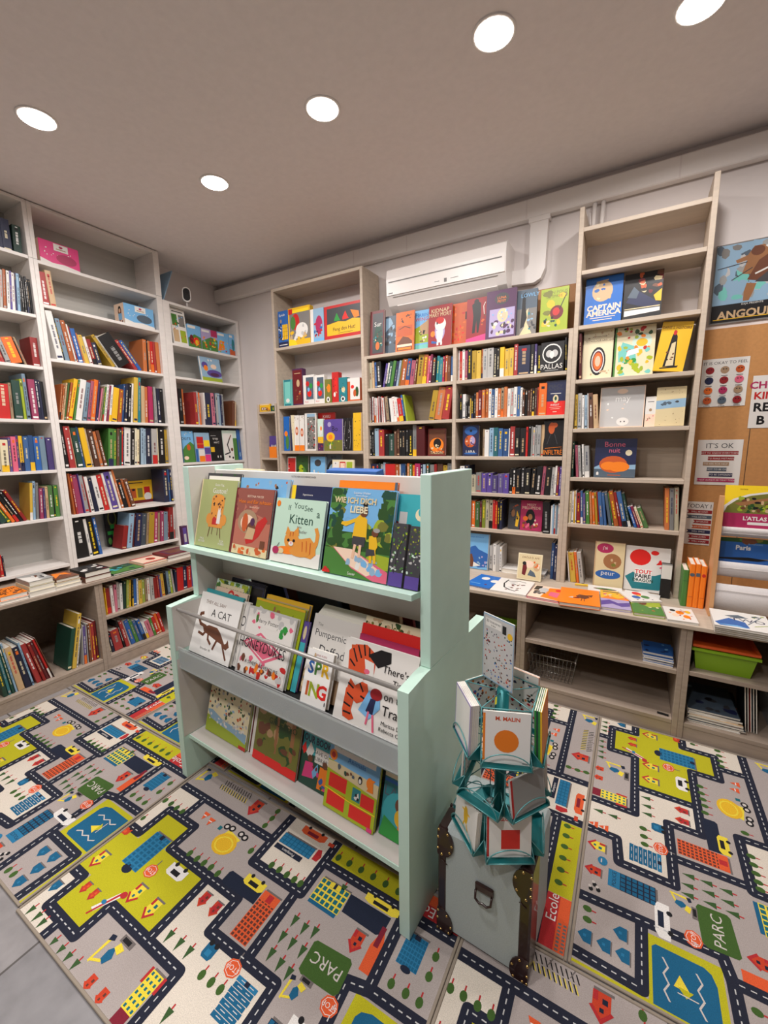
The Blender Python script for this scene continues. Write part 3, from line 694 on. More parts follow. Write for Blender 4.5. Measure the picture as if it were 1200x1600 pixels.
SH('the pink-box white bookcase',4,'L',1.6900,-3.430,0.17,'14419,97,246,101,o* 14528,95,238,108,o* 14635,95,258,115,u* 14742,93,262,123,g* 14851,138,265,130,o* 15015,256,293,137,y 15311,104,290,131,g* 15469,390,291,126,w 15899,255,275,120,l 16197,205,289,115,i 16449,292,300,109,o 16776,48,301,103,p* 16863,57,291,98,n* 16935,98,247,130,i* 17070,89,263,125,u* 17196,87,258,119,g* 17324,147,276,114,w* 17512,147,270,108,m* 17701,164,277,103,w* 17889,387,256,103,y 18315,281,247,97,o 18633,145,291,91,b* 18822,220,293,85,n 19082,222,299,79,k 19345,141,302,74,w* 19531,316,350,68,y 19892,209,352,62,t 20181,272,289,48,u 20494,256,284,42,o 20791,356,290,36,m 21185,60,282,31,z* 21288,156,291,25,a* 21484,60,279,18,w* 21583,258,281,13,n 21878,345,284,7,k')
SH('the pink-box white bookcase',5,'L',1.3580,-3.430,0.17,'14484,218,304,-22,k 14744,361,290,-28,r 15148,41,292,-34,u* 15226,365,280,-39,e 15629,123,287,-45,b* 15791,363,282,-50,y 16194,122,278,-56,u* 16355,363,272,-61,z 16756,203,257,-67,o 17000,216,266,-73,z 17306,379,282,63,g 17697,183,279,63,g 17892,183,282,63,z 18086,183,279,63,e 18281,87,293,63,r* 18378,85,280,63,n* 18477,471,290,63,w 18962,280,278,63,k 19254,183,288,63,c* 19448,177,279,63,c* 19649,65,280,61,k* 19756,250,292,55,l 20046,153,287,49,l* 20242,443,292,43,n 20727,447,286,37,w 21211,61,292,31,c* 21310,544,290,26,k 21892,270,281,20,y')
SH('the pink-box white bookcase',6,'L',1.0280,-3.430,0.17,'14587,130,293,-21,o* 14755,114,288,-27,r* 14906,341,280,-33,m 15286,40,286,-38,p* 15363,263,274,-44,a 15665,40,266,-50,r* 15741,205,263,-55,w 15991,268,251,-63,n 16297,348,265,-69,w 16684,346,270,-74,r 17070,152,282,-80,w* 17264,435,287,-85,p 17743,153,291,-91,w* 17939,161,307,-97,o* 18135,301,224,-102,k 18484,180,227,-111,o* 18710,299,226,-118,z 21473,426,280,14,n 21939,130,281,8,b* 22105,146,277,2,n*')
SH('the pink-box white bookcase',7,'L',0.7020,-3.430,0.15,'14500,766,290,-34,k 15304,186,283,-39,w 15529,406,294,-45,k 15978,195,285,-51,b 17559,366,184,113,r 17974,398,276,103,l 18407,111,267,97,d* 18571,478,267,91,n 19089,378,258,85,s 19504,168,262,79,u* 19717,476,259,73,y 20229,276,256,67,m 20542,172,248,61,u* 20749,275,257,55,m 21060,379,245,50,l 21475,79,253,44,r* 21589,393,279,38,r 22022,83,276,33,w*')
SH('the camera bookcase',4,'L',1.6890,-3.430,0.20,'23415,164,304,0,r* 23590,334,303,0,k 23934,164,301,0,o* 25134,282,287,0,r 25426,135,295,0,w* 25571,137,287,0,o* 26069,159,289,0,w* 26238,659,292,0,n 26907,325,294,0,i 27242,157,298,0,n* 27409,157,289,0,w* 27576,325,298,0,l 27911,157,284,0,n* 28078,159,294,0,a* 29177,284,243,50,z* 29472,138,237,50,u*')
SH('the open cupboard under the ledge',1,'L',0.0900,-3.030,0.17,'8157,200,321,-48,e* 8399,126,315,-53,t 8567,126,317,-59,e 8735,87,318,-64,l 8860,309,282,-70,u 9206,299,270,-75,n 9545,86,291,-81,l* 9785,263,271,-110,r 10088,152,273,-115,r 10283,149,275,-121,d 10476,102,284,-128,r 10621,38,293,-133,z* 11378,234,267,120,e 11653,224,353,115,y 11911,81,248,109,w* 12293,39,271,42,w* 12369,162,256,37,p 12565,67,271,31,a* 12671,117,263,26,z* 12825,65,266,20,o* 12929,168,260,14,r 13135,133,269,8,d*')
SH('the two-shelf base cupboard',1,'L',0.3720,-3.030,0.13,'13878,52,216,-2,k* 13960,31,222,-8,w* 14023,30,221,-13,y* 14064,57,192,0,y* 14131,289,180,0,r 14436,175,194,0,w* 14620,172,192,25,i* 14803,172,203,31,w* 14985,174,189,37,w* 15177,181,197,59,e* 15368,177,202,59,v* 15560,167,194,57,y* 15758,96,193,51,k* 15884,221,192,45,b* 16137,106,193,39,w* 16271,231,173,33,y* 16528,224,172,27,v* 16778,161,169,22,u* 16966,222,171,16,w* 17217,228,173,9,w* 17472,269,159,3,r* 17767,119,170,-3,r* 17912,117,173,-8,p* 18058,259,177,-14,y* 18348,187,182,-20,k* 18565,189,187,-26,l* 18780,189,181,-31,v* 18999,126,191,-37,w* 19145,171,177,21,n* 19326,527,186,21,r 19864,348,185,21,n 20222,348,175,21,r* 20580,258,179,21,p* 20849,350,180,21,r')
SH('the two-shelf base cupboard',2,'L',0.0900,-3.040,0.13,'14051,107,153,-68,c* 14182,160,142,-74,n* 14367,533,155,-79,r 14981,110,221,-101,k* 15123,225,204,-107,r 15384,97,196,-113,w* 15514,286,195,-119,b 15839,223,186,-126,g* 16098,224,171,-133,b* 16358,232,169,-139,b* 16620,192,137,-131,w* 16828,324,139,-129,i* 17171,191,151,-127,g* 17376,258,149,-124,r* 17651,191,165,-122,o* 17856,193,165,-120,r*')
SH('the column under the air conditioner',2,'B',1.9120,2.830,0.14,'-17882,260,191,-3,c* -17591,177,199,-9,u* -17383,181,191,-14,b* -17170,404,190,-21,k -16725,153,173,111,p* -16558,147,176,111,w* -16390,308,181,111,e -16066,231,183,111,g* -15820,233,177,111,n* -15560,158,181,107,l* -15374,55,185,101,y* -15275,403,186,94,o -14841,326,185,88,b -14483,327,169,81,i -14130,162,176,75,z* -13930,426,202,67,y -13472,332,198,62,o -13111,151,185,56,i* -12929,162,194,51,m* -12732,281,171,43,k -12425,197,180,37,t* -12203,271,166,31,t -11906,122,170,26,m* -11757,197,175,20,o* -11534,197,169,14,z* -11312,207,165,9,b*')
SH('the column under the air conditioner',3,'B',1.6580,2.830,0.13,'-17890,130,183,0,w* -17750,59,189,0,d* -17681,128,193,0,w* -17542,59,184,0,r* -17473,128,184,0,w* -17335,53,179,0,d* -17260,112,181,-4,w* -17118,39,193,-10,r* -17049,108,192,-16,w* -16910,39,184,-22,d* -16841,108,188,-28,w* -16703,39,193,-35,r* -16634,108,181,-41,w* -16496,51,191,-46,d* -16414,265,188,-53,u* -16122,66,186,-58,k* -16026,251,174,-63,w* -15743,251,182,-69,w* -15461,157,178,-75,w* -15273,352,167,-82,r -14889,133,190,-89,b* -14725,137,192,-94,v* -12930,412,205,97,y -12481,514,221,92,o -11926,527,221,86,r')
SH('the column under the air conditioner',4,'B',1.4050,2.830,0.14,'-17890,140,198,0,k* -17740,138,200,0,k* -17593,66,201,0,k* -17503,376,209,0,l -17117,472,199,0,r -16622,375,167,0,k -16237,451,166,0,e -15763,207,185,0,z* -15546,205,200,0,z* -15330,205,192,0,k* -15115,277,192,0,k -14828,277,194,0,k -14540,279,193,0,k -14239,329,226,0,a -13900,667,215,0,d')
SH('the column under the air conditioner',5,'B',1.1600,2.830,0.14,'-17890,434,183,0,n -17446,322,185,0,n -17114,101,191,0,e* -17004,211,183,0,a* -16783,211,195,0,l* -16561,874,184,0,r -15677,322,182,0,o -15345,101,182,0,w* -15235,432,187,0,b -14793,101,193,0,k* -14682,211,191,0,o* -14461,211,186,0,g* -14240,211,179,0,o* -14019,432,190,0,m -13577,211,185,0,n* -13356,211,185,0,l* -13135,322,193,0,e -12803,322,184,0,a -12471,211,188,0,r* -12250,432,190,0,z -11808,322,181,0,y -11476,324,194,0,a')
SH('the column beside the tall grey-oak case',2,'B',1.9120,2.830,0.14,'-10762,88,197,0,w* -10664,181,191,0,r* -10473,181,199,0,w* -10282,181,190,0,m* -10091,279,197,0,k -9787,299,183,0,y -9478,297,180,0,y -9171,92,190,0,o* -9068,297,187,0,w -8761,400,187,0,w -8351,195,183,0,k* -8146,195,181,0,k* -7942,284,183,0,y -7648,284,171,0,y -7354,286,172,0,y -7045,240,189,0,r -6794,733,176,0,n -6047,226,177,-1,k -5791,138,177,-7,p* -5627,232,166,-13,k -3991,95,193,-29,k*')
SH('the column beside the tall grey-oak case',3,'B',1.6580,2.830,0.12,'-10589,145,171,0,k* -10435,221,164,0,w* -10193,153,114,0,k* -10029,151,126,0,k* -9868,71,132,0,y* -9787,151,149,0,k* -9626,151,166,0,k* -9464,151,169,0,o* -9303,234,181,0,d -9048,198,182,0,o* -8840,196,188,0,o* -8634,196,187,0,w* -8428,196,181,0,b* -8222,196,187,0,w* -8016,196,184,0,o* -7810,196,187,0,u* -7603,196,191,0,o -7397,196,179,0,w* -7191,196,181,0,w* -6985,196,186,0,w -6779,196,187,0,b -6573,129,178,0,w* -6424,138,163,0,z* -6276,136,163,0,k* -6130,136,160,0,z* -5984,136,169,0,z* -5837,136,169,0,k* -5691,136,170,0,z* -5545,65,173,0,r* -5449,462,195,0,o')
SH('the column beside the tall grey-oak case',4,'B',1.4050,2.830,0.13,'-8960,144,180,0,u* -8806,293,176,0,w -8503,293,187,0,l -8200,293,188,0,t -7897,293,182,0,b -7593,371,177,0,b -7203,56,180,0,w* -7137,309,192,0,r -6817,309,184,0,k -6498,373,180,0,k -6114,118,186,0,r* -5987,182,194,0,k -5795,56,188,0,w* -5707,133,183,0,w* -5564,131,196,0,a* -5423,202,194,0,a -5211,204,197,0,u')
SH('the column beside the tall grey-oak case',5,'B',1.1600,2.830,0.13,'-10513,331,177,0,w -10172,331,184,0,n -9827,86,123,0,b* -9731,365,118,0,c* -9356,365,134,0,a -8982,365,130,0,p -8607,365,133,0,p -8232,365,119,0,p -7857,365,129,0,p -7482,367,132,0,p -7095,206,163,0,k* -6879,204,170,0,k* -6665,275,163,0,k -6381,275,174,0,k -6096,346,168,0,k -5740,275,170,25,k -5455,346,181,32,k -5099,193,183,33,i* -4875,327,180,27,k -4521,187,178,22,w* -4307,114,187,16,w* -4163,111,180,10,m* -4022,123,183,3,p*')
SH('the column beside the tall grey-oak case',6,'B',0.9130,2.830,0.14,'-10611,239,174,0,k* -10362,237,185,0,e* -10116,237,175,0,r* -9869,237,184,0,o* -9622,237,184,0,o* -9376,319,179,0,g -9047,154,185,0,d* -8883,237,197,0,v -8636,237,198,0,c -8389,237,196,0,c -8143,154,196,0,r* -7978,154,191,0,r* -7814,154,206,0,k* -7650,156,199,0,n* -4857,434,204,-20,k -4400,94,184,0,w* -4296,92,192,0,l* -4194,92,186,0,w* -4092,90,186,0,l* -3992,92,198,0,w*')
SH('the column beside the tall grey-oak case',7,'B',0.6125,2.835,0.14,'-8303,231,178,0,w* -8062,229,193,0,w -7823,229,188,0,w -7584,151,179,0,w* -4296,183,240,8,b -4081,183,230,3,n')
SH('the tall grey-oak case by the notice board',3,'B',1.8540,2.830,0.15,'-3217,150,261,-27,d')
SH('the tall grey-oak case by the notice board',4,'B',1.5710,2.830,0.15,'-3324,143,201,-11,y* -3151,211,206,-16,w -2910,131,194,-22,w* -2749,131,194,-28,l* -2588,50,203,-34,w* -2508,221,204,-40,z -2258,238,195,-45,u')
SH('the tall grey-oak case by the notice board',5,'B',1.2800,2.830,0.15,'-3352,123,216,-3,e* -3068,142,194,-46,i* -2895,140,192,-52,w* -2743,44,194,-50,k* -2690,97,198,-45,w* -2582,260,189,-41,a')
SH('the tall grey-oak case by the notice board',6,'B',0.9950,2.830,0.15,'-3352,131,197,-3,c* -3191,119,197,-8,w* -3042,46,201,-14,y* -2965,46,203,-20,w* -2889,199,189,-26,r -2659,125,203,-32,b* -2508,125,188,-36,p* -2353,199,201,-41,g -2124,123,200,-47,o* -1971,123,195,-53,o* -1818,123,197,-59,y* -1665,46,201,-64,r* -1588,199,199,-70,b -1358,135,197,-75,b* -1102,159,203,-107,s -910,58,198,-112,g* -821,233,211,-118,o -552,144,205,-124,r -373,229,209,-129,b -104,153,200,-136,e 210,139,126,-200,b* 384,130,131,-207,m* 550,130,123,-213,c* 716,212,122,-220,g* 1698,212,236,-40,o 1920,208,237,-40,a 2141,210,240,-40,c')
SH('the tall grey-oak case by the notice board',7,'B',0.6125,2.830,0.12,'-3135,69,194,-67,w* -3035,320,192,-73,y -2683,146,198,-78,o* -2505,243,195,-84,w')
o = MERGED.build('small_books'); tag(o, 'narrow distant book spines filling the gaps between the larger ones', 'books'); o['kind'] = 'stuff'

# ------------------------------------------------------------------ books and boxes shown cover out
face_book(-1.7935,2.8600,2.1488,0.0000,0.070,0.1198,0.3268,0.0200,'f d;r 18 6 94 94 X;e 60 40 30 30 e;s 14 3 25 12 88 55 7 tzkC;t 56 70 10 w Sur;e 55 22 14 9 o','picture_book','dark cover out book with red border, first in the row under the air conditioner','book','books standing cover out on top of the two-column bookcase')
face_book(-1.6856,2.8950,2.1488,0.0000,0.070,0.1165,0.2830,0.0120,'f s;s 26 5 8 8 92 92 12 saXlx;p l 5 95 5 60 60 80 40 95','picture_book','grey cover with swirling waves, beside the dark red-bordered one','book','books standing cover out on top of the two-column bookcase')
face_book(-1.5719,2.8600,2.1488,0.0000,0.070,0.1465,0.2830,0.0140,'f o;r 8 40 92 66 H;p z 8 22 40 40 70 36 92 26 92 20 8 20;r 8 5 92 14 z;r 14 7 86 12 O;s 10 2 12 74 85 92 5 kz;l z 4 20 58 50 64 80 58;r 8 14 92 20 f','picture_book','orange cover out book with dark hill, leaning against grey and blue covers','book','books standing cover out on top of the two-column bookcase')
face_book(-1.4504,2.8950,2.1488,0.0000,0.070,0.1362,0.2830,0.0120,'f S;p v 0 55 40 62 60 48 100 52 100 20 0 20;p U 40 62 70 70 100 78 100 40 50 40;s 12 8 30 22 80 50 7 zkCw;r 0 0 100 16 j;t 50 88 8 B MARIN;t 50 78 9 r WING','picture_book','pale blue landscape cover out book between orange and crimson ones','book','books standing cover out on top of the two-column bookcase')
face_book(-1.3113,2.8600,2.1488,0.0000,0.070,0.1707,0.2830,0.0160,'f D;e 50 38 22 22 P;e 52 55 24 16 w;e 50 64 18 8 r;p w 34 40 66 40 60 12 40 12;e 38 58 3 3 k;r 38 6 46 14 w;r 54 6 62 14 w;e 20 34 10 7 O;p b 16 18 40 14 36 10 14 12;t 50 88 9 C KIDNAP;t 50 78 9 C MARY MORT;e 50 38 10 12 w','picture_book','crimson cover out book with a pale cartoon animal','book','books standing cover out on top of the two-column bookcase')
face_book(-1.1588,2.8950,2.1488,0.0000,0.070,0.1157,0.2830,0.0120,'f H;s 30 4 8 8 92 92 9 orRH;r 0 0 6 100 Z;r 88 60 96 78 K','picture_book','mottled orange-red cover out book without a title','book','books standing cover out on top of the two-column bookcase')
face_book(-1.0345,2.8600,2.1488,0.0000,0.070,0.1353,0.2830,0.0140,'f D;p k 30 22 34 60 26 86 50 94 70 88 72 60 62 22 54 22 50 50 44 22;e 48 92 12 6 k;p I 0 0 100 0 100 18 0 10;s 6 3 76 20 94 60 6 Hz;l w 3 88 62 84 80 92 88','picture_book','red cover out book with a dark standing silhouette','book','books standing cover out on top of the two-column bookcase')
face_book(-0.8972,2.8450,2.1488,0.0000,0.070,0.1890,0.3008,0.0200,'f Q;r 12 6 96 62 P;s 26 6 16 10 92 36 7 QXwC;e 56 48 18 14 C;e 58 46 11 9 F;e 52 82 24 12 X;t 52 84 5 O LUNA;t 52 77 5 O PETIT;s 10 9 20 40 88 60 4 Sw','picture_book','purple cover out book with a blond figure, widest in the row','book','books standing cover out on top of the two-column bookcase')
face_book(-0.7155,2.8800,2.1488,0.0000,0.070,0.1261,0.2837,0.0180,'f s;r 6 0 100 60 x;p C 20 4 44 22 40 50 60 60 54 30 80 6;p k 24 18 30 90 44 96 46 62 54 40 40 22;s 10 4 60 12 94 50 8 tXl;t 66 88 8 S LOWLY','picture_book','grey-blue cover out book with a tall dark figure','book','books standing cover out on top of the two-column bookcase')
face_book(-0.5628,2.8550,2.1488,0.0000,0.070,0.1566,0.2546,0.0250,'f v;s 18 5 10 20 90 90 14 vyVv;e 60 44 24 16 d;e 58 46 13 9 r;s 12 7 16 12 60 40 6 kCe;l k 3 70 50 90 80;t 50 90 7 V CHIEN FOUS;t 50 81 6 V LA SPIREE','picture_book','yellow-green cover out book with a curled dragon, last in the row','book','books standing cover out on top of the two-column bookcase')
b = MB(); b.box(0,.36,.0,.004,0,.30,M['card']); b.box(.356,.36,-.06,0,0,.30,M['card']); b.box(0,.36,-.06,.0,0,.003,M['card']); b.box(.10,.104,-.06,0,.003,.26,M['card'])
tag(b.build('cardboard_display', None, (-.735,2.995,2.1485)), 'open brown cardboard display box behind the last covers on the bookcase', 'box')
face_book(-1.3103,2.8600,1.4058,0.0000,0.035,0.1366,0.1931,0.0200,'f d;r 4 4 96 96 z;e 50 40 40 26 O;e 54 46 22 18 k;s 12 4 20 10 90 40 7 OHC;t 50 82 9 z DEMON;t 50 12 9 C TALSON','picture_book','small dark book with fiery circle beside thick maroon spine','book','picture books shown cover out in the columns')
face_book(-0.5436,2.8400,1.9128,0.0000,0.017,0.1320,0.1780,0.0200,'f k;e 48 62 42 32 w;e 48 62 37 28 k;e 36 62 14 12 A;e 60 62 14 12 A;e 48 58 10 12 w;t 48 20 16 w PALLAS;r 20 6 78 8 a','picture_book','black cover with white ring emblem, end of the second shelf','book','picture books shown cover out in the columns')
face_book(-0.5055,2.8400,1.6588,0.0000,0.017,0.1137,0.2033,0.0200,'f n;r 0 0 100 40 R;t 50 84 9 X PERCY;t 50 74 9 X JACKSON;r 25 62 78 63.5 w;e 52 47 14 12 C;e 52 48 6 6 e;t 50 30 7 w INÉDIT;r 22 22 80 23 f;r 28 17 74 18 f;r 40 8 60 10 f','picture_book','dark blue cover with broad red band at the end of the third shelf','book','picture books shown cover out in the columns')
face_book(-1.0402,2.8500,1.4058,0.0000,0.017,0.1131,0.2075,0.0300,'f n;e 50 82 40 14 b;e 50 82 8 4 k;e 46 48 34 20 H;e 60 50 16 14 P;s 10 4 20 30 80 60 7 zQF;t 50 14 9 w LARA;e 50 8 40 3 b','picture_book','navy cover with swirling blue and brown figure, start of fourth shelf','book','picture books shown cover out in the columns')
face_book(-0.5077,2.8400,1.4058,0.0000,0.017,0.1159,0.2208,0.0300,'f k;e 40 78 16 16 H;e 54 86 16 7 H;l X 3 36 62 20 34;l X 3 56 62 72 34;t 50 13 17 O INFILTRÉ;l O 2 10 22 94 26','picture_book','black cover with an orange bird, end of the fourth shelf','book','picture books shown cover out in the columns')
face_book(-0.7208,2.8800,0.9138,0.0000,0.140,0.0770,0.2045,0.0120,'f X;p y 62 10 72 62 96 40 84 8;s 14 3 14 20 80 80 11 kzHX;e 40 52 16 12 Z','picture_book','dark cover with a yellow sail shape leaning behind an open book','book','picture books shown cover out in the columns')
face_book(-0.6378,2.8700,0.9138,0.0000,0.070,0.1384,0.1994,0.0150,'f m;t 50 86 8 f MISSY;t 50 76 9 f MILLIPEDE;e 46 44 22 28 k;e 46 46 10 10 Z;s 14 4 12 8 90 36 8 Hizf;e 24 40 12 8 o','picture_book','raspberry cover with dark central figure on the sixth shelf','book','picture books shown cover out in the columns')
face_book(-1.0188,2.8300,0.6133,0.0000,0.122,0.1840,0.2492,0.0140,'f S;p b 6 34 30 62 46 66 60 56 96 46 96 8 60 4;p w 0 40 20 40 40 20 70 10 0 0;p z 8 10 12 36 34 42 42 24 40 4 20 4;t 50 90 5 B JUSQU EN HAUT;s 8 3 55 10 95 50 5 Pwl;r 96 0 100 100 a','picture_book','blue mountain and bear cover standing at the back of the counter','book','picture books shown cover out in the columns')
face_book(-0.3165,2.8600,2.1558,0.0000,0.105,0.1903,0.2646,0.0200,'f B;e 46 70 28 22 u;s 10 4 28 52 66 86 7 Cub;T 52 36 12 f CAPTAIN;T 52 24 12 f AMERICA;r 16 14 84 15.5 f;r 24 9 76 10.5 f;l u 4 30 90 60 92','picture_book','bright blue cover with gold round emblem, highest book shelf of the tall case','book','cover out books in the tall grey-oak case')
face_book(-0.1194,2.8700,2.1558,0.0000,0.105,0.1832,0.2521,0.0180,'f k;p n 6 40 30 66 60 50 96 30 90 20 40 30;s 20 4 40 56 98 98 9 HCzdk;p w 4 22 96 22 96 14 4 10;p y 78 48 98 60 98 34 84 36;p s 10 50 26 72 40 60 34 46;r 4 24 96 26 C','picture_book','dark cover with blue rocks and orange streaks, beside the bright blue one','book','cover out books in the tall grey-oak case')
face_book(-0.3113,2.8550,1.8548,0.0000,0.070,0.1568,0.2762,0.0200,'f c;e 52 36 26 29 k;e 52 36 21 24 w;e 52 36 18 21 d;e 52 36 15 18 o;e 52 36 9 11 F;t 54 78 5 z MYTHOLOGIE GRECQUE;t 54 86 3 z ANTHOLOGIE;s 6 2 8 4 94 16 4 hu;s 6 5 8 84 94 96 4 hu','picture_book','cream cover with a portrait in an oval frame','book','cover out books in the tall grey-oak case')
face_book(-0.1471,2.8600,1.8548,0.0000,0.070,0.1965,0.2733,0.0160,'f c;r 0 0 5 100 g;e 68 68 24 16 q;e 68 66 14 8 y;p j 12 30 40 34 60 20 50 60 20 70 10 50;s 30 5 12 6 94 60 8 vOGyLjr;s 14 8 10 76 96 96 6 vrOE;p W 30 40 62 46 60 56 34 52','picture_book','pale yellow-green countryside cover with pink animal','book','cover out books in the tall grey-oak case')
face_book(0.0464,2.8400,1.8728,0.0000,0.070,0.1386,0.2550,0.0180,'f y;p k 30 8 40 70 46 84 58 70 70 10;p C 38 10 44 56 56 60 64 12;e 48 78 6 5 r;s 5 4 34 20 60 50 5 kz;t 50 88 6 z DANS L HISTOIRE;p k 20 6 80 12 78 8 22 4','picture_book','orange-yellow cover with a black and cream bottle shape, tilted sideways','book','cover out books in the tall grey-oak case',roll=0.13)
face_book(-0.2028,2.8600,1.5718,0.0000,0.087,0.2260,0.2328,0.0150,'f f;r 2 2 98 98 A;e 50 88 12 6 f;t 52 66 14 W may;e 54 14 14 10 w;s 10 4 12 20 90 60 3 WAf;e 50 14 1.5 1.5 k;e 58 14 1.5 1.5 k','picture_book','greyish pink book in a glossy clear bag with a rabbit face','book','cover out books in the tall grey-oak case')
face_book(0.0283,2.8600,1.5718,0.0000,0.070,0.0501,0.1658,0.0080,'f w;r 0 0 100 42 f;e 50 56 14 5 h;r 20 82 80 84 X;s 6 3 10 6 90 36 8 hi','card','narrow white and pink card between the bagged book and beach cover','card',None)
face_book(0.0778,2.8500,1.5718,0.0000,0.070,0.1350,0.2104,0.0200,'f C;p l 0 44 100 48 100 70 0 66;s 6 3 14 50 80 62 7 sX;s 10 5 6 4 94 40 1.5 z;s 7 6 6 74 94 94 1.5 z','picture_book','sand coloured beach cover with a pale blue strip of sea','book','cover out books in the tall grey-oak case')
face_book(-0.2120,2.8600,1.2808,0.0000,0.070,0.2149,0.2265,0.0150,'f n;p l 0 26 20 36 44 30 100 34 100 20 0 18;r 0 0 100 22 s;e 46 34 34 22 H;e 60 28 26 13 O;e 36 30 20 11 O;e 82 64 8 7.5 c;t 48 86 13 i Bonne;t 48 70 11 i nuit;r 34 5 66 7 H;p w 6 6 12 6 12 12 9 15 6 12','picture_book','navy cover with a curled brown bear and moon','book','cover out books in the tall grey-oak case')
face_book(-0.1761,2.8300,0.6133,0.0000,0.122,0.1620,0.2741,0.0200,"f u;r 3 0 100 100 h;r 4 1 99 99 C;e 34 86 28 11 m;t 34 86 9 w j'ai;e 60 58 30 17 Z;s 10 3 40 48 78 68 7 uVZ;e 48 28 42 10 b;t 48 28 10 w peur",'picture_book','beige cover with a wide-eyed scribble, leaning at the foot of the tall case','book','cover out books in the tall grey-oak case')
face_book(-0.0108,2.8400,0.6133,0.0000,0.122,0.2236,0.2644,0.0200,'f w;p t 2 30 20 42 34 34 70 38 90 46 96 20 80 6 20 4;e 34 76 24 18 R;e 66 88 9 5 R;r 24 20 62 50 W;T 43 44 9 R TOUT;T 43 34 9 k FAIRE;T 43 25 7 e DRAGON;s 8 3 66 56 92 78 5 iZw;p R 70 62 80 74 84 64','picture_book','white cover with a round red fish and teal waves','book','cover out books in the tall grey-oak case')
face_book(0.1705,2.7800,0.6133,0.0000,0.017,0.0487,0.1978,0.0300,'f k;r 0 56 100 100 w;r 0 96 100 100 a','box','small black and white box standing in front of the fish cover','box',None)
face_book(-2.6769,2.8200,2.3128,0.0000,0.017,0.1093,0.2880,0.0300,'f b;t 40 88 9 w Spiele;s 26 3 6 18 55 66 8 kwX;r 42 20 96 62 y;l z 1.5 42 30 96 30;l z 1.5 42 42 96 42;l z 1.5 42 52 96 52;l z 1.5 60 20 60 62;l z 1.5 80 20 80 62;r 0 0 100 14 n;r 8 5 90 7 w;e 30 72 8 5 h','game_box','blue boxed game with footballs and a yellow wall','game','boxed games standing in the tall open case')
face_book(-2.5649,2.8220,2.3128,0.0000,0.017,0.2317,0.2924,0.0450,'f y;r 6 14 100 86 x;e 34 62 18 22 r;e 22 60 12 18 g;e 62 38 28 20 w;s 14 4 10 10 90 50 9 uwyA;p Y 0 0 40 0 30 14 0 18;r 6 86 94 94 Y;r 2 84 20 98 r','game_box','yellow boxed construction set with a racing figure','game','boxed games standing in the tall open case')
face_book(-2.3306,2.8240,2.3128,0.0000,0.017,0.1350,0.2502,0.0500,'f l;r 0 0 22 100 w;e 64 50 26 28 m;s 12 4 30 14 92 80 9 bQrl;r 22 0 100 10 S','game_box','pale blue and white boxed set beside the big red game','game','boxed games standing in the tall open case')
face_book(-2.1889,2.8220,2.3128,0.0000,0.017,0.3384,0.2455,0.0500,'f r;r 8 10 100 92 X;p y 8 10 100 10 100 48 80 52 60 46 40 50 8 44;p G 30 60 36 76 42 60 46 52 28 52;p R 52 60 60 78 66 60 70 54 52 52;p O 80 62 74 78 96 70 98 54 84 52;t 56 26 14 k Fang den Hut!;r 40 14 80 15 k','game_box','big red boxed game with running cone figures','game','boxed games standing in the tall open case')
face_book(-2.6622,2.8300,1.8308,0.0000,0.017,0.0930,0.2163,0.0500,'f j;r 20 10 70 40 C;r 8 0 92 100 t;r 14 8 86 92 j;e 50 20 22 8 w','game_box','slim teal boxed game at the start of its shelf','game','boxed games standing in the tall open case')
face_book(-2.5646,2.8400,1.8308,0.0000,0.017,0.1084,0.3000,0.0500,'f Q;r 4 4 96 96 d;s 10 4 30 12 80 60 10 HZzu;e 56 60 16 10 u;r 20 86 80 88 u','game_box','tall maroon boxed game between teal and white boxes','game','boxed games standing in the tall open case')
face_book(-2.4356,2.8250,1.8308,0.0000,0.017,0.1163,0.2347,0.0450,'f w;r 26 16 94 92 s;e 56 36 20 11 R;e 40 70 16 9 r;e 72 62 14 9 G;e 50 50 10 7 S;t 30 8 5 R PLUS','game_box','white boxed set with coloured counters, nearer the maroon box','game','boxed games standing in the tall open case')
face_book(-2.3148,2.8250,1.8308,0.0000,0.017,0.1012,0.2240,0.0450,'f w;r 26 16 94 92 s;e 56 36 20 11 R;e 40 70 16 9 r;e 72 62 14 9 G;e 50 50 10 7 S;t 30 8 5 R PLUS','game_box','white boxed set with coloured counters, nearer the olive box','game','boxed games standing in the tall open case')
face_book(-2.2145,2.8300,1.8308,0.0000,0.017,0.0683,0.1844,0.0500,'f V;e 60 62 26 18 O;e 50 14 26 12 w;e 50 14 12 6 k;s 5 3 20 30 80 80 8 Og','game_box','olive boxed game with orange shape','game','boxed games standing in the tall open case')
face_book(-2.1396,2.8300,1.8308,0.0000,0.017,0.0639,0.2326,0.0500,'f r;e 60 60 24 22 R;s 8 4 20 14 80 80 9 kCd;e 40 26 16 8 w','game_box','red boxed game, tallest of the slim four','game','boxed games standing in the tall open case')
face_book(-2.0729,2.8300,1.8308,0.0000,0.017,0.0787,0.1863,0.0500,'f t;e 50 12 26 11 w;e 50 12 13 6 k;e 56 50 22 12 C;s 6 4 20 20 80 80 8 rje','game_box','teal boxed game with owl eye','game','boxed games standing in the tall open case')
face_book(-1.9875,2.8300,1.8308,0.0000,0.017,0.1153,0.1727,0.0500,'f H;r 22 6 100 94 w;e 40 62 14 8 R;e 76 40 14 22 E;e 58 34 12 16 H;r 0 86 100 100 w','game_box','white and orange boxed game at the shelf end','game','boxed games standing in the tall open case')
face_book(-2.6947,2.8400,1.4458,0.0000,0.035,0.0642,0.2977,0.0180,'f B;e 60 26 30 22 g;e 40 50 30 8 O;s 5 4 20 60 80 90 9 eb','picture_book','blue and green cover at the start of the fox shelf','book','picture books on the fox shelf')
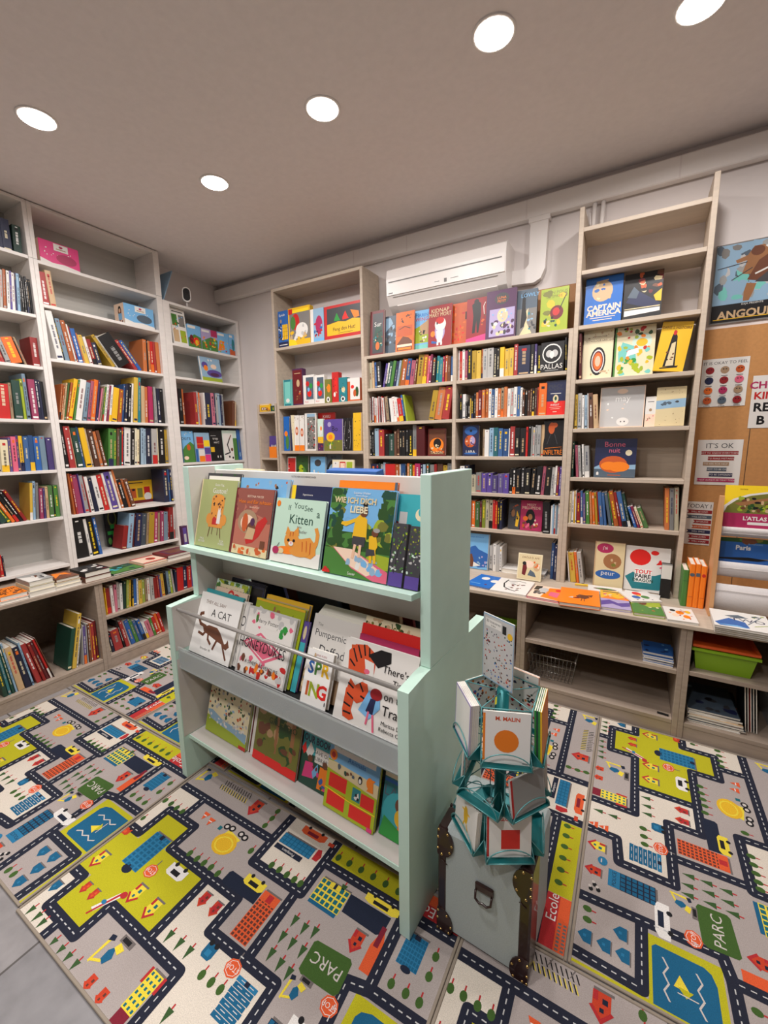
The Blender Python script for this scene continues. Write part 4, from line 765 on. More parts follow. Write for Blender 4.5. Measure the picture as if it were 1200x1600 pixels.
face_book(-2.6108,2.8300,1.4458,0.0000,0.035,0.0440,0.3056,0.0180,'f c;p n 0 0 60 0 20 100 0 100;s 5 3 40 10 90 80 9 uz','picture_book','cream and navy tilted cover beside the fox spines','book','picture books on the fox shelf')
face_book(-2.5717,2.8400,1.4458,0.0000,0.035,0.0541,0.3024,0.0180,'f w;e 50 56 30 12 H;e 50 56 16 6 f;r 0 0 100 16 O;s 4 4 10 86 90 98 9 uz','picture_book','white and orange fox patterned book','book','picture books on the fox shelf')
face_book(-2.5133,2.8400,1.4458,0.0000,0.035,0.0533,0.2999,0.0180,'f w;e 50 52 30 12 H;e 50 52 16 6 f;r 0 0 100 16 O;s 4 5 10 86 90 98 9 uz','picture_book','white and orange fox patterned book next to the busy black and white one','book','picture books on the fox shelf')
face_book(-2.4522,2.8400,1.4458,0.0000,0.035,0.1205,0.3147,0.0180,'f w;r 20 4 92 94 x;s 40 3 22 8 90 92 7 kwrXe;r 20 90 92 98 l','picture_book','tall busy black, white and red cover','book','picture books on the fox shelf')
face_book(-2.3043,2.8300,1.4458,0.0000,0.035,0.0575,0.2617,0.0180,'f q;e 50 64 30 16 w;e 60 70 16 7 O;r 0 0 100 24 Q;r 0 24 100 44 y;s 6 4 10 4 90 40 9 irp','picture_book','pale cover with an orange-beaked bird','book','picture books on the fox shelf')
face_book(-2.2302,2.8200,1.4458,0.0000,0.035,0.1830,0.2526,0.0180,'f p;r 0 0 100 34 V;e 36 44 24 15 y;e 36 44 12 8 O;t 60 70 16 k Bo;e 30 84 10 8 P;r 30 6 38 22 w;s 8 3 8 6 92 30 5 gL','picture_book','violet and green cover with a yellow lion flower','book','picture books on the fox shelf')
face_book(-2.0550,2.8400,1.4458,0.0000,0.035,0.0421,0.2595,0.0180,'f k;s 12 3 10 6 90 90 9 kXA;l w 3 50 6 30 40 60 90','picture_book','black wavy patterned book beside the violet cover','book','picture books on the fox shelf')
face_book(-2.0089,2.8400,1.4458,0.0000,0.035,0.0438,0.2577,0.0180,'f k;s 12 6 10 6 90 90 9 kXA;l w 3 50 6 70 40 40 90','picture_book','black wavy patterned book beside the yellow one','book','picture books on the fox shelf')
face_book(-1.9464,2.8300,1.4458,0.0000,0.035,0.0823,0.2945,0.0180,'f y;s 26 4 10 4 90 96 5 kzHy;r 90 0 100 100 u','picture_book','yellow cover with scattered dark marks, shelf end','book','picture books on the fox shelf')
face_book(-2.3513,2.9000,1.4458,0.0000,0.017,0.1788,0.3150,0.0150,'f r;t 50 90 8 w KAKI;r 0 0 100 70 H','picture_book','red cover half hidden behind the violet one','book',None)
face_book(-2.6769,2.8400,1.1008,0.0000,0.070,0.0949,0.2939,0.0180,'f w;r 4 4 96 96 r;s 14 3 10 8 90 92 8 rwk','picture_book','red and white striped board game cover','book','picture books above the counter, game case')
face_book(-2.5743,2.8400,1.1008,0.0000,0.070,0.1318,0.3046,0.0180,'f E;e 50 40 40 30 g;e 40 60 20 14 L;s 8 4 10 10 90 90 9 eVk','picture_book','dark green leafy cover beside the red striped one','book','picture books above the counter, game case')
face_book(-2.4154,2.8400,1.1008,0.0000,0.070,0.1612,0.2950,0.0180,'f S;e 50 82 22 10 X;e 34 40 14 14 r;e 66 40 14 14 d;s 8 4 20 10 80 60 8 wXu','picture_book','pale blue cover with a small rocket','book','picture books above the counter, game case')
face_book(-2.2651,2.8600,1.1008,0.0000,0.070,0.1668,0.3146,0.0180,'f s;e 50 46 46 40 k;e 50 44 36 32 l;e 50 20 30 14 w;e 44 30 12 8 z;t 50 92 7 k BUS','picture_book','slate cover with a big black steering wheel','book','picture books above the counter, game case')
face_book(-2.1568,2.8100,1.1008,0.0000,0.070,0.2135,0.2721,0.0180,'f c;r 4 52 30 94 w;r 35 52 62 94 r;r 38 56 59 90 f;r 67 52 94 94 v;r 4 4 30 46 u;r 35 4 62 46 w;r 67 4 94 46 c;s 9 4 8 8 92 92 3 kzr','picture_book','cream cover divided into small squares','book','picture books above the counter, game case')
face_book(-2.9592,2.8300,1.7958,0.0000,0.017,0.1286,0.0661,0.0200,'f y;r 6 88 94 94 w;r 16 16 62 58 z;r 22 22 56 52 f;s 6 3 66 10 92 60 7 OHz;e 39 36 8 8 k','card_box','yellow card set with a framed picture in the narrow case','game',None)
face_book(-2.8241,2.8300,1.7958,0.0000,0.017,0.0513,0.0462,0.0200,'f E;r 6 6 94 94 e;e 60 50 20 30 V;p L 50 20 60 80 70 20;r 4 60 30 90 X','card_box','dark green card set in the narrow case','game',None)
face_book(-2.9592,2.9200,1.3858,0.0000,0.052,0.1052,0.1955,0.0150,'f p;s 18 3 8 6 92 60 8 PpsA;e 30 40 9 20 w;e 50 36 9 20 C;e 72 40 9 20 w','picture_book','violet cover with pale figures in the narrow case','book',None)
b = MB(); b.slab([(0,0),(.09,0),(.09,.07)],0,.10,pm('O')); tag(b.build('orange_wedge_box', None, (-2.865,2.826,1.3856)), 'orange wedge-shaped box beside the violet cover', 'box')
face_book(-3.4400,2.3672,2.3588,1.5708,0.105,0.1395,0.3000,0.0100,'f w;r 8 52 44 84 g;r 54 52 92 84 x;r 8 8 44 42 u;r 54 8 92 42 v;s 12 3 10 10 90 80 6 HESl;r 14 90 86 93 X','picture_book','white picture sheet book with four landscape photos','book','books cover out on the camera bookcase')
face_book(-3.4400,2.5095,2.3588,1.5708,0.017,0.1283,0.1935,0.0400,'f S;p g 0 0 100 0 100 50 50 60 0 40;e 26 36 16 20 d;e 62 30 24 18 R;e 66 26 14 12 y;s 8 3 10 10 90 60 6 OLr;r 0 84 60 96 w','puzzle_box','colourful boxed puzzle with red ladybird, top shelf of the camera bookcase','game','boxed puzzles on the camera bookcase')
face_book(-3.4400,2.6440,2.3588,1.5708,0.017,0.1708,0.1884,0.0400,'f P;p g 0 0 100 0 100 56 60 66 0 40;s 20 4 10 8 90 60 7 OLyjr;r 4 84 50 94 w;r 60 70 100 100 m','puzzle_box','colourful boxed puzzle with pink sky, top shelf of the camera bookcase','game','boxed puzzles on the camera bookcase')
face_book(-3.4400,2.8161,2.3588,1.5708,0.017,0.1288,0.1912,0.0400,'f S;p O 0 10 60 20 60 60 20 60;s 14 5 10 8 90 60 7 rLyS;r 4 84 60 94 w','puzzle_box','colourful boxed puzzle with orange hut, top shelf of the camera bookcase','game','boxed puzzles on the camera bookcase')
face_book(-3.4400,2.9507,2.3588,1.5708,0.017,0.0635,0.1980,0.0400,'f S;p H 0 0 100 0 100 24 0 30;e 70 50 26 28 t;s 12 6 10 8 90 50 7 rdzt;r 4 84 60 94 w','puzzle_box','colourful boxed puzzle with teal hill, top shelf of the camera bookcase','game','boxed puzzles on the camera bookcase')
face_book(-3.4400,2.6130,2.0888,1.5708,0.140,0.2284,0.2164,0.0100,'f l;r 6 0 100 16 v;e 24 66 14 14 p;e 28 54 10 12 O;e 66 34 36 16 p;e 66 30 22 8 Q;e 66 64 14 10 f;s 5 3 30 76 90 94 4 wS;r 0 0 5 100 w','picture_book','pale blue cover with a purple snail, alone on its shelf','book','books cover out on the camera bookcase')
face_book(-3.4400,2.3670,1.3568,1.5708,0.052,0.1135,0.2744,0.0140,'f S;p g 0 0 100 0 100 56 70 66 20 52 0 40;e 52 48 16 10 H;e 24 14 20 6 f;t 36 76 9 X ours;s 5 3 10 80 90 96 6 lw','picture_book','green hill cover with a lying bear, fifth shelf of the camera bookcase','book','books cover out on the camera bookcase')
face_book(-3.4400,2.4940,1.3568,1.5708,0.052,0.1563,0.2625,0.0140,'f l;r 12 46 56 86 r;r 58 52 98 74 Y;r 20 20 58 42 w;r 60 26 98 48 p;r 20 0 58 20 O;r 60 0 98 24 I;r 0 0 14 44 b;r 12 60 56 62 O','picture_book','cover of bright coloured squares, fifth shelf of the camera bookcase','book','books cover out on the camera bookcase')
face_book(-3.4400,2.6553,1.3568,1.5708,0.052,0.1394,0.2847,0.0140,'f k;t 44 72 9 w trop;t 50 62 8 w vert!;r 0 30 30 46 y;e 52 14 4 4 w;e 74 14 4 4 w;r 8 82 50 84 a','picture_book','black cover with white lettering, fifth shelf of the camera bookcase','book','books cover out on the camera bookcase')
face_book(-3.4400,2.7989,1.3568,1.5708,0.052,0.1688,0.2886,0.0140,'f q;r 2 0 72 90 w;l k 7 8 20 44 26 30 52 48 72;l z 6 48 72 60 84;e 60 36 8 6 z;r 72 0 100 74 g;e 38 12 6 4 k;e 62 8 6 4 k','picture_book','white and green cover with a long dark tail, fifth shelf of the camera bookcase','book','books cover out on the camera bookcase')
face_book(-3.4400,2.9758,1.3568,1.5708,0.052,0.0384,0.3000,0.0140,'f b;e 50 48 26 20 s;e 50 18 20 8 l;s 10 4 10 10 90 90 10 bnb','picture_book','deep blue cover at the shelf end, fifth shelf of the camera bookcase','book','books cover out on the camera bookcase')
face_book(-3.6100,1.9362,1.0288,1.5708,0.017,0.2330,0.1890,0.0300,'f y;r 6 88 60 92 k;r 14 24 32 66 H;r 38 24 56 66 V;r 62 34 84 70 r;e 74 26 14 18 w;r 0 0 100 12 d;e 24 60 6 5 k','activity_box','small yellow activity box with three pictured jars','game',None)
face_book(-3.6150,1.7512,0.7028,1.5708,0.035,0.1008,0.2880,0.0250,'f k;e 50 78 34 24 V;e 50 80 24 17 k;r 30 50 66 62 G;r 4 34 50 44 G;r 40 26 94 38 G;r 46 10 70 20 A;r 66 2 96 12 w;e 16 16 14 10 g','activity_box','black audio kit with green labels standing behind low spines','game',None)
face_book(-1.6510,1.1467,1.0691,-0.0598,0.244,0.2420,0.2920,0.0120,'f 1;p C 0 0 3 0 3 100 0 100;t 52 92 4.5 w Guten Tag,;t 55 84 7.5 w Gaston!;r 36 36 72 72 2;e 54 72 18 7 2;e 34 42 8 8 2;e 75 42 8 8 2;s 20 6 38 42 72 76 2.2 zk;r 34 30 74 38 2;p r 44 34 60 34 60 42 48 46 44 42;p w 56 36 66 36 66 52 62 56 57 52;p w 57 52 59 60 61 55 64 60 65 52;l z 1.6 40 30 37 16;l z 1.6 68 30 72 16;l z 1.2 48 30 47 20;l z 1.2 62 30 63 20;t 22 12 3 w PAUL;t 22 8 3 w BECKER;t 78 12 3 w ELSA;t 78 8 3 w HUBER','picture_book','olive green cover with a spotted orange armchair and white cat','book','books facing out on the mint display',roll=0)
face_book(-1.4074,1.1321,1.0691,-0.0598,0.244,0.2240,0.2650,0.0120,'f d;r 7 0 100 100 3;p 5 7 50 40 66 100 54 100 100 7 100;s 22 7 12 56 96 96 14 535;e 40 50 26 18 h;e 40 48 18 12 f;p r 60 20 74 30 92 54 84 60 66 50 60 36 40 22 44 16;e 52 38 12 12 z;e 54 50 6 6 Q;e 34 48 8 14 H;p u 38 24 60 24 64 40 44 42;p C 7 0 100 0 100 12 7 14;s 12 9 12 2 96 12 6 uoH;r 80 12 92 24 z;t 54 88 3.4 f BETTINA MAYER;t 54 80 5.6 O Hase und Bär zuhause;t 54 72 3 f Annika Kroll','picture_book','reddish brown cover with two animals by a red armchair','book','books facing out on the mint display',roll=0)
face_book(-1.1658,1.1177,1.0691,-0.0598,0.244,0.2480,0.2380,0.0120,'f q;r 0 0 100 100 M;p w 0 0 100 0 100 22 50 16 0 24;t 30 86 8 e If;t 48 90 9 e You;t 68 87 8.5 e See;t 88 78 7.5 e a;t 56 69 14 e Kitten;t 54 57 5 x John;t 62 51 5 x Butler;e 6 91 4 5 O;p 2 34 18 34 34 40 42 60 40 78 44 90 34 92 20 84 13;p 2 82 30 88 40 88 50 84 58 90 60 95 50 94 36 90 26;e 42 36 15 14 2;p 2 28 44 31 57 39 48;p 2 44 49 53 58 56 44;e 34 20 20 6 O;e 60 20 20 7 2;l H 1.4 64 36 66 22;l H 1.4 72 38 74 22;l H 1.4 80 36 81 20;l H 1.2 38 48 38 42;l H 1.2 44 49 44 43;e 36 36 2.6 2.2 k;e 47 36 2.6 2.2 k;e 42 31 5 3.4 w;e 42 32 1.5 1.2 i;e 22 18 7 4.5 C;e 12 18 7 6 m;l k 1 14 24 18 30','picture_book','pale mint cover with an orange kitten lying down','book','books facing out on the mint display',roll=0)
face_book(-0.8947,1.0954,1.0691,-0.0598,0.244,0.2620,0.2900,0.0140,'f S;r 0 0 100 30 g;r 0 30 100 50 E;p S 20 48 30 66 100 60 100 100 0 100 0 60;s 30 11 0 52 22 98 9 EgVe;s 22 12 80 66 100 98 8 Eeg;s 34 13 50 38 98 62 9 gEvV;s 14 14 0 34 40 48 9 EgV;p v 60 8 100 14 100 28 70 30;p g 0 0 60 0 30 28 0 30;p i 14 30 46 30 100 12 100 0 80 0 46 10;p f 14 31 44 31 90 12 70 4 44 12;s 12 15 36 8 90 22 5 lwS;p y 42 44 44 66 52 72 62 66 64 44;p y 44 62 30 56 22 58 23 61 32 62 46 67;e 56 74 6 6 z;e 57 82 3.5 3 k;p X 43 36 43 46 63 46 62 35;l F 4 48 36 46 22;l F 4 56 36 56 24;p y 70 32 68 48 78 50 82 38 78 30;e 76 52 5 4.5 z;e 78 55 5 2.4 a;l y 4 72 32 74 20;l y 4 78 32 80 20;p X 66 26 66 34 78 34 80 28;s 6 16 0 0 20 4 5 rR;T 40 86 7 C WIE ICH DICH;T 48 76 8 c LIEBE;t 50 95 2.6 w Susanne Walter;t 50 91.5 2.6 w Monika Berger;t 48 4 3.4 w Sauer','picture_book','large green park cover with an adult and child in yellow raincoats','book','books facing out on the mint display',roll=0)
face_book(-0.6291,1.0795,1.0691,-0.0598,0.244,0.0540,0.1920,0.0100,'f X;r 0 0 100 22 p;s 30 21 4 22 94 56 8 AqXg;s 34 22 4 56 94 98 7 gEvV;l k 3 30 20 46 60 80 80;r 92 0 100 100 k','picture_book','forest cover with violet ground squeezed beside the park cover','book','books facing out on the mint display',roll=0)
face_book(-0.5742,1.0762,1.0691,-0.0598,0.244,0.0510,0.1880,0.0100,'f X;r 0 0 100 20 p;s 30 23 4 20 94 56 8 AqXg;s 34 24 4 56 94 98 7 gEvV;r 0 0 6 100 k','picture_book','second forest cover touching the display side panel','book','books facing out on the mint display',roll=0)
face_book(-1.6397,1.1681,1.0691,-0.0598,0.227,0.2300,0.3180,0.0100,'f X;s 8 3 8 90 92 99 4 XE;r 4 3 96 96 w','picture_book','dark framed book whose top edge peeps above the olive green cover','book','books facing out on the mint display',roll=0)
face_book(-1.4102,1.1523,1.0691,-0.0598,0.236,0.2900,0.3050,0.0120,'f S;r 0 86 100 100 S;s 10 5 4 88 96 97 3 kZHl;r 0 0 100 60 l;r 94 0 100 100 l','picture_book','sky blue book behind the reddish brown cover','book','books facing out on the mint display',roll=0)
face_book(-1.1201,1.1450,1.0691,-0.0598,0.227,0.0240,0.2850,0.0100,'f u;r 20 0 100 100 Y','picture_book','narrow yellow strip of a book behind the kitten cover','book','books facing out on the mint display',roll=0)
face_book(-1.0923,1.1403,1.0691,-0.0598,0.227,0.2070,0.2850,0.0120,'f n;r 0 0 100 100 n;t 30 88 3 w Eigentümerin;r 20 10 80 60 p','picture_book','navy book behind the kitten cover','book','books facing out on the mint display',roll=0)
face_book(-0.8829,1.1248,1.0691,-0.0598,0.218,0.2370,0.3120,0.0120,'f o;r 0 92 100 100 O;r 0 0 100 90 U;p w 0 60 12 90 16 90 6 56;r 96 0 100 100 s','picture_book','orange edged book behind the park cover','book','books facing out on the mint display',roll=0)
face_book(-0.6395,1.1082,1.0691,-0.0598,0.227,0.1180,0.2780,0.0120,'f t;r 0 0 100 100 J;p D 0 40 60 40 40 56 20 66 0 70;r 10 60 34 80 A;e 74 78 16 7 c;e 80 81 14 6 J','picture_book','teal night cover with a crescent moon beside the side panel','book','books facing out on the mint display',roll=0)
face_book(-1.6570,1.0790,0.5991,-0.0598,0.367,0.2800,0.2620,0.0160,'f w;r 0 0 100 100 W;t 40 86 5.5 z THEY ALL SAW;t 58 71 12 k A CAT;p z 22 44 36 50 56 50 66 44 80 30 88 34 92 28 86 22 78 24 74 28 62 30 44 34 34 36 26 38;l z 5 28 46 14 48 8 56 10 64 16 66;l z 4 32 40 26 32 14 34;l z 4 38 38 40 28 48 22;l z 4 62 32 58 22 56 16;l z 3.5 76 28 84 16 90 8;p z 84 32 86 38 89 34;t 40 12 4 x Brendan W.','picture_book','white cover with a striding brown cat','book','books facing out on the mint display',roll=0)
face_book(-1.3356,1.0597,0.5991,-0.0598,0.367,0.2780,0.2620,0.0160,'f A;r 3 3 97 97 w;s 30 31 6 6 94 26 6 rwAiz;s 26 32 6 74 94 96 5 Aiwg;p i 4 46 36 66 88 44 52 24;p w 10 46 37 62 80 44 51 28;p i 12 46 37 60 76 44 51 30;t 44 46 15 k HONEYDUKES;r 26 74 66 90 w;t 46 82 8 k Harry Potter;t 50 20 5 X A SWEET ADVENTURE;s 8 33 16 6 84 18 5 rOz;s 4 34 70 70 90 88 5 gGe','picture_book','white cover with a pink diamond and many sweets','book','books facing out on the mint display',roll=0)
face_book(-0.9647,1.0295,0.5991,-0.0598,0.349,0.1180,0.1850,0.0200,'f W;t 50 91 3.6 D SABINE KLEIN;T 22 67 24 b S;T 50 67 24 g P;T 80 67 24 y R;T 20 28 26 H I;T 46 28 26 v N;T 76 28 26 R G;e 30 88 4 6 u;e 94 10 2 4 X','board_book','small white board book with big coloured capital letters','book','books facing out on the mint display',roll=-0.02)
face_book(-0.8121,1.0183,0.5991,-0.0598,0.367,0.2830,0.2620,0.0160,"f W;r 0 0 100 100 w;p H 8 92 30 96 44 88 44 70 30 62 14 66;p 4 6 84 14 94 30 97 46 88 46 66 36 56 22 52 10 60;l k 2 12 88 20 74;l k 2 18 93 25 80;l k 2 26 96 30 84;l k 2 34 94 36 84;l k 2 10 74 18 68;p w 30 80 44 78 46 62 36 60;e 36 66 4 3 i;p k 34 86 50 96 64 96 66 84 50 74;p 4 12 34 16 54 40 52 46 36 30 26;p 4 12 40 12 14 14 6 24 4 30 8 24 16 26 36;l k 2 14 46 22 42;l k 2 30 50 36 42;l k 2 15 34 24 30;l k 2 13 22 22 20;l k 2 34 36 42 34;l k 2 14 12 24 12;p w 14 54 24 46 34 54 30 62 18 60;p S 34 20 44 46 58 50 62 30 50 14;e 54 44 8 7 D;p n 44 22 48 38 55 38 54 20;l i 2.5 48 22 47 8;l i 2.5 54 20 58 2;t 78 76 9 k There's a;t 82 62 9 k Tiger;t 80 46 9 k on the;t 80 30 11 k Train;t 82 16 4.5 k Marissa Dold;t 82 9 4.5 k Rebecca Cobb",'picture_book','white cover with a striped orange tiger in a black hat','book','books facing out on the mint display',roll=0)
face_book(-1.6323,1.1241,0.5991,-0.0598,0.367,0.2250,0.3150,0.0120,'f v;r 0 0 100 100 q;s 40 51 0 84 100 99 6 gEvL;s 14 52 0 60 14 96 6 gE;r 14 82 86 94 c;t 50 87 5.5 X MICHAEL MORPURGO;r 12 0 100 80 f;p f 0 40 100 40 100 80 0 80','picture_book','leafy green bordered cover behind the striding cat cover','book','books facing out on the mint display',roll=0)
face_book(-1.6082,1.1086,0.5991,-0.0598,0.367,0.2160,0.2850,0.0120,'f f;e 50 92 10 8 R;e 50 92 6 4 f;e 68 90 10 6 R;e 68 90 6 4 f;r 0 0 100 80 f;e 92 60 8 7 X;e 92 60 5 4.5 W','picture_book','pale pink cover peeping between leafy and teal strips','book','books facing out on the mint display',roll=0)
face_book(-1.6558,1.0994,0.5991,-0.0598,0.367,0.2570,0.2720,0.0100,'f J;e 34 88 5 6 k;e 66 88 8 5 A;e 90 88 4 4 o;r 0 0 100 76 w;e 33 90 1 1 w;e 36 90 1 1 w','picture_book','teal edged cover with a black cat head behind the white cat book','book','books facing out on the mint display',roll=0)
face_book(-1.3893,1.0835,0.5991,-0.0598,0.367,0.0370,0.2620,0.0120,'f w;e 50 70 38 8 X;e 50 70 30 6 w;l k 4 50 20 40 40;l k 4 30 30 60 10','picture_book','narrow white strip of a cover with a drawn ring','book','books facing out on the mint display',roll=0)
face_book(-1.3194,1.0793,0.5991,-0.0598,0.367,0.2750,0.2920,0.0140,'f v;r 0 0 100 100 L;p w 2 74 10 90 22 86 18 74;s 8 61 2 74 22 90 3 k;r 26 44 36 78 R;e 52 62 14 15 Y;e 52 60 8 9 L;e 56 56 14 12 w;e 60 50 8 14 w;p w 66 60 66 80 74 86 78 70 74 50;p k 70 80 80 90 74 72;e 54 60 4 3 k;e 86 64 10 13 Y;s 4 62 40 84 50 98 4 Z;r 0 0 20 40 X;t 86 64 4 H 10 tolle;r 0 97 100 100 y','picture_book','lime green cover with a red and yellow number ten and a goat','book','books facing out on the mint display',roll=0)
face_book(-1.0399,1.0625,0.5991,-0.0598,0.367,0.0250,0.2550,0.0120,'f p;e 50 84 30 10 C;r 0 0 100 70 J','picture_book','violet and teal strip beside the white daffodil cover','book','books facing out on the mint display',roll=0)
face_book(-1.0060,1.0760,0.5991,-0.0598,0.367,0.2220,0.2850,0.0200,'f W;r 0 0 100 100 A;p w 0 0 100 0 100 100 0 100;t 16 88 4 x The;t 50 76 11 X Pumpernickel;t 54 58 11 X Daffodil;l X 1 58 52 56 42;s 5 71 50 30 90 40 4 Zu;r 0 0 100 28 h;s 8 72 0 10 30 34 6 HCt','picture_book','pale grey cover with serif title and open lid','book','books facing out on the mint display',roll=0)
b = MB(); b.box(0,.222,0,.004,0,.05,M['page']); tag(b.build('open_book_lid', None, (-0.9992,1.1898,.866), (math.radians(-62),0,DA)), 'raised grey speckled flap above the pale title cover', 'book')
face_book(-0.7802,1.0665,0.5991,-0.0598,0.367,0.2540,0.3250,0.0100,'f c;s 40 81 0 84 100 99 4 EVcu;r 0 0 100 82 v','picture_book','pale patterned book top behind the red banded one','book','books facing out on the mint display',roll=0)
face_book(-0.7811,1.0520,0.5991,-0.0598,0.367,0.2540,0.3050,0.0120,'f R;r 0 0 100 88 R;r 4 0 100 78 f;s 30 82 6 40 98 78 7 gEvHR','picture_book','red banded cover with a hedge of leaves','book','books facing out on the mint display',roll=0)
face_book(-0.7759,1.0377,0.5991,-0.0598,0.367,0.2300,0.2750,0.0120,'f m;p i 2 0 98 0 98 80 90 92 4 92;p l 8 0 92 0 92 76 86 86 10 86;p f 14 0 86 0 86 72 80 80 16 80;t 50 74 6 Z CUDDLY;e 50 40 30 30 C','picture_book','pink arched frame cover behind the tiger','book','books facing out on the mint display',roll=0)
face_book(-1.5798,1.1635,0.5991,-0.0598,0.367,0.2300,0.3150,0.0120,'f n;r 4 3 96 97 k','picture_book','black edged book behind the leafy cover, farthest back','book','books facing out on the mint display',roll=0)
face_book(-1.5407,1.1471,0.5991,-0.0598,0.367,0.2000,0.3150,0.0120,'f n;r 4 3 96 97 k','picture_book','black edged book behind the leafy cover, middle one of three','book','books facing out on the mint display',roll=0)
face_book(-1.4817,1.1296,0.5991,-0.0598,0.367,0.1550,0.3150,0.0120,'f n;r 4 3 96 97 k','picture_book','black edged book behind the leafy cover, foremost of three','book','books facing out on the mint display',roll=0)
face_book(-1.2834,1.0951,0.5991,-0.0598,0.367,0.2400,0.3050,0.0180,'f y;r 0 0 100 95 u','picture_book','thick yellow edged book behind the lime green cover','book','books facing out on the mint display',roll=0)
face_book(-1.6254,1.1051,0.2091,-0.0598,0.262,0.2800,0.2750,0.0140,'f v;r 0 0 100 100 c;p v 0 0 100 0 100 14 50 22 0 26;s 110 91 2 30 98 98 2.6 XsEHrAzgl;p l 0 34 10 22 40 18 70 16 98 10 98 24 70 26 40 28 12 36;s 26 92 4 20 94 30 2.5 wA;r 84 0 100 5 r','picture_book','cream cover crowded with tiny figures on the lowest shelf','book','books facing out on the mint display',roll=0)
face_book(-1.3412,1.1001,0.2091,-0.0598,0.262,0.0120,0.2700,0.0120,'f d;r 0 0 60 100 w','picture_book','thin white and maroon book edge beside the crowded cream cover','book','books facing out on the mint display',roll=0)
face_book(-1.2990,1.0856,0.2091,-0.0598,0.262,0.2500,0.2900,0.0140,'f z;r 0 12 100 100 V;s 30 101 2 40 98 98 10 EVzU;r 0 0 100 12 R;r 46 20 52 86 Z;r 80 20 88 90 Z;t 60 62 10 E GRÜFFELO;s 14 102 10 14 96 36 8 EVz','picture_book','brown forest cover with a red band along the bottom','book','books facing out on the mint display',roll=0)

face_book(-1.3215,1.0939,0.2091,-0.0598,0.262,0.0200,0.2850,0.0120,'f w','picture_book','narrow white book edge beside the brown forest cover','book','books facing out on the mint display',roll=0)
face_book(-1.0437,1.0823,0.2091,-0.0598,0.262,0.1560,0.2720,0.0120,'f l;r 0 40 100 70 J;r 0 0 100 44 e;T 50 78 9 n WE WANT;T 50 64 10 n OUR BOOKS;r 44 36 94 56 w;t 69 50 5 k SAVE OUR;t 69 42 5 k LIBRARY;p w 14 44 26 60 40 50 28 36;p I 10 10 16 32 40 34 48 14;e 30 38 8 5 z;p O 60 4 64 34 94 34 96 6;e 78 38 8 5 z;p S 40 22 56 36 60 24 46 14;p R 0 48 10 58 16 46 8 40;s 8 111 4 4 96 30 6 IOEbd','picture_book','cover with people holding up protest signs','book','books facing out on the mint display',roll=0)
face_book(-0.8898,1.0430,0.2091,-0.0598,0.262,0.2210,0.2680,0.0140,'f L;p C 0 44 100 40 100 60 60 64 0 60;p S 0 62 100 58 100 100 0 100;r 8 74 92 96 w;t 52 92 8 R Bizzy Bear;t 52 82 5.5 X My First Memory Game;t 56 71 6.5 B Animals;e 9 69 8 7 O;e 9 69 4 4 r;p L 0 0 100 0 100 42 0 50;r 6 28 42 46 R;r 54 26 70 42 t;r 71 24 96 40 R;r 6 5 42 24 R;r 52 4 94 20 R;p w 58 30 66 38 68 32 62 28;e 62 34 2 2 k;e 66 30 2 2 k;e 84 56 6 7 O;p O 80 46 92 46 90 58 94 62 88 62;e 66 54 4 5 k;e 66 53 2.4 3 w;s 5 121 20 52 60 62 4 zes;e 88 88 6 5 v;r 88 0 98 5 I;l Y 1.5 0 25 50 22 100 22','picture_book','bright cover with five red flaps and small animals','book','books facing out on the mint display',roll=0)
face_book(-0.6571,1.0471,0.2091,-0.0598,0.262,0.1300,0.2700,0.0120,'f t;r 0 70 100 100 c;r 0 64 100 68 B;t 46 86 12 v RUSH;t 50 54 12 s LAND;e 50 30 48 26 J;e 60 42 22 10 z;e 56 28 16 10 y;e 70 16 18 10 O;p G 0 0 60 0 80 10 10 24','picture_book','teal cover with curly heads, half hidden by the side panel','book','books facing out on the mint display',roll=0)
face_book(-1.3798,1.4931,0.5991,3.0818,0.279,0.2300,0.2700,0.0200,'f n;r 8 8 92 60 u;r 10 70 90 90 w','picture_book','book in the rear tray of the display, nearest the left end','book','books in the rear tray of the mint display')
face_book(-1.1302,1.4782,0.5991,3.0818,0.279,0.2300,0.2600,0.0200,'f z;r 8 8 92 60 u;r 10 70 90 90 w','picture_book','book in the rear tray of the display, brown, second from its end','book','books in the rear tray of the mint display')
face_book(-0.9006,1.4644,0.5991,3.0818,0.279,0.2200,0.2850,0.0200,'f k;r 8 8 92 60 u;r 10 70 90 90 w','picture_book','book in the rear tray of the display, black, in the middle','book','books in the rear tray of the mint display')
face_book(-0.6810,1.4513,0.5991,3.0818,0.279,0.2000,0.2500,0.0200,'f d;r 8 8 92 60 u;r 10 70 90 90 w','picture_book','book in the rear tray of the display, maroon, beyond the middle','book','books in the rear tray of the mint display')
face_book(-0.5013,1.4405,0.5991,3.0818,0.279,0.1700,0.2700,0.0200,'f s;r 8 8 92 60 u;r 10 70 90 90 w','picture_book','book in the rear tray of the display, grey, against the end panel','book','books in the rear tray of the mint display')
face_book(-1.0221,1.4436,0.5991,3.0818,0.279,0.2400,0.2900,0.0200,'f s;r 8 8 92 60 u;r 10 70 90 90 w','picture_book','book in the rear tray of the display, slate, in the second row','book','books in the rear tray of the mint display')
face_book(-0.7226,1.4257,0.5991,3.0818,0.279,0.2400,0.2800,0.0200,'f h;r 8 8 92 60 u;r 10 70 90 90 w','picture_book','book in the rear tray of the display, tan, in the second row','book','books in the rear tray of the mint display')
face_book(-0.7759,1.3718,1.0691,3.0818,0.157,0.2350,0.3370,0.0450,'f b;r 0 0 100 100 b;r 4 4 96 96 B','boxed_book','thick blue box rising behind the top of the display board','box',None)
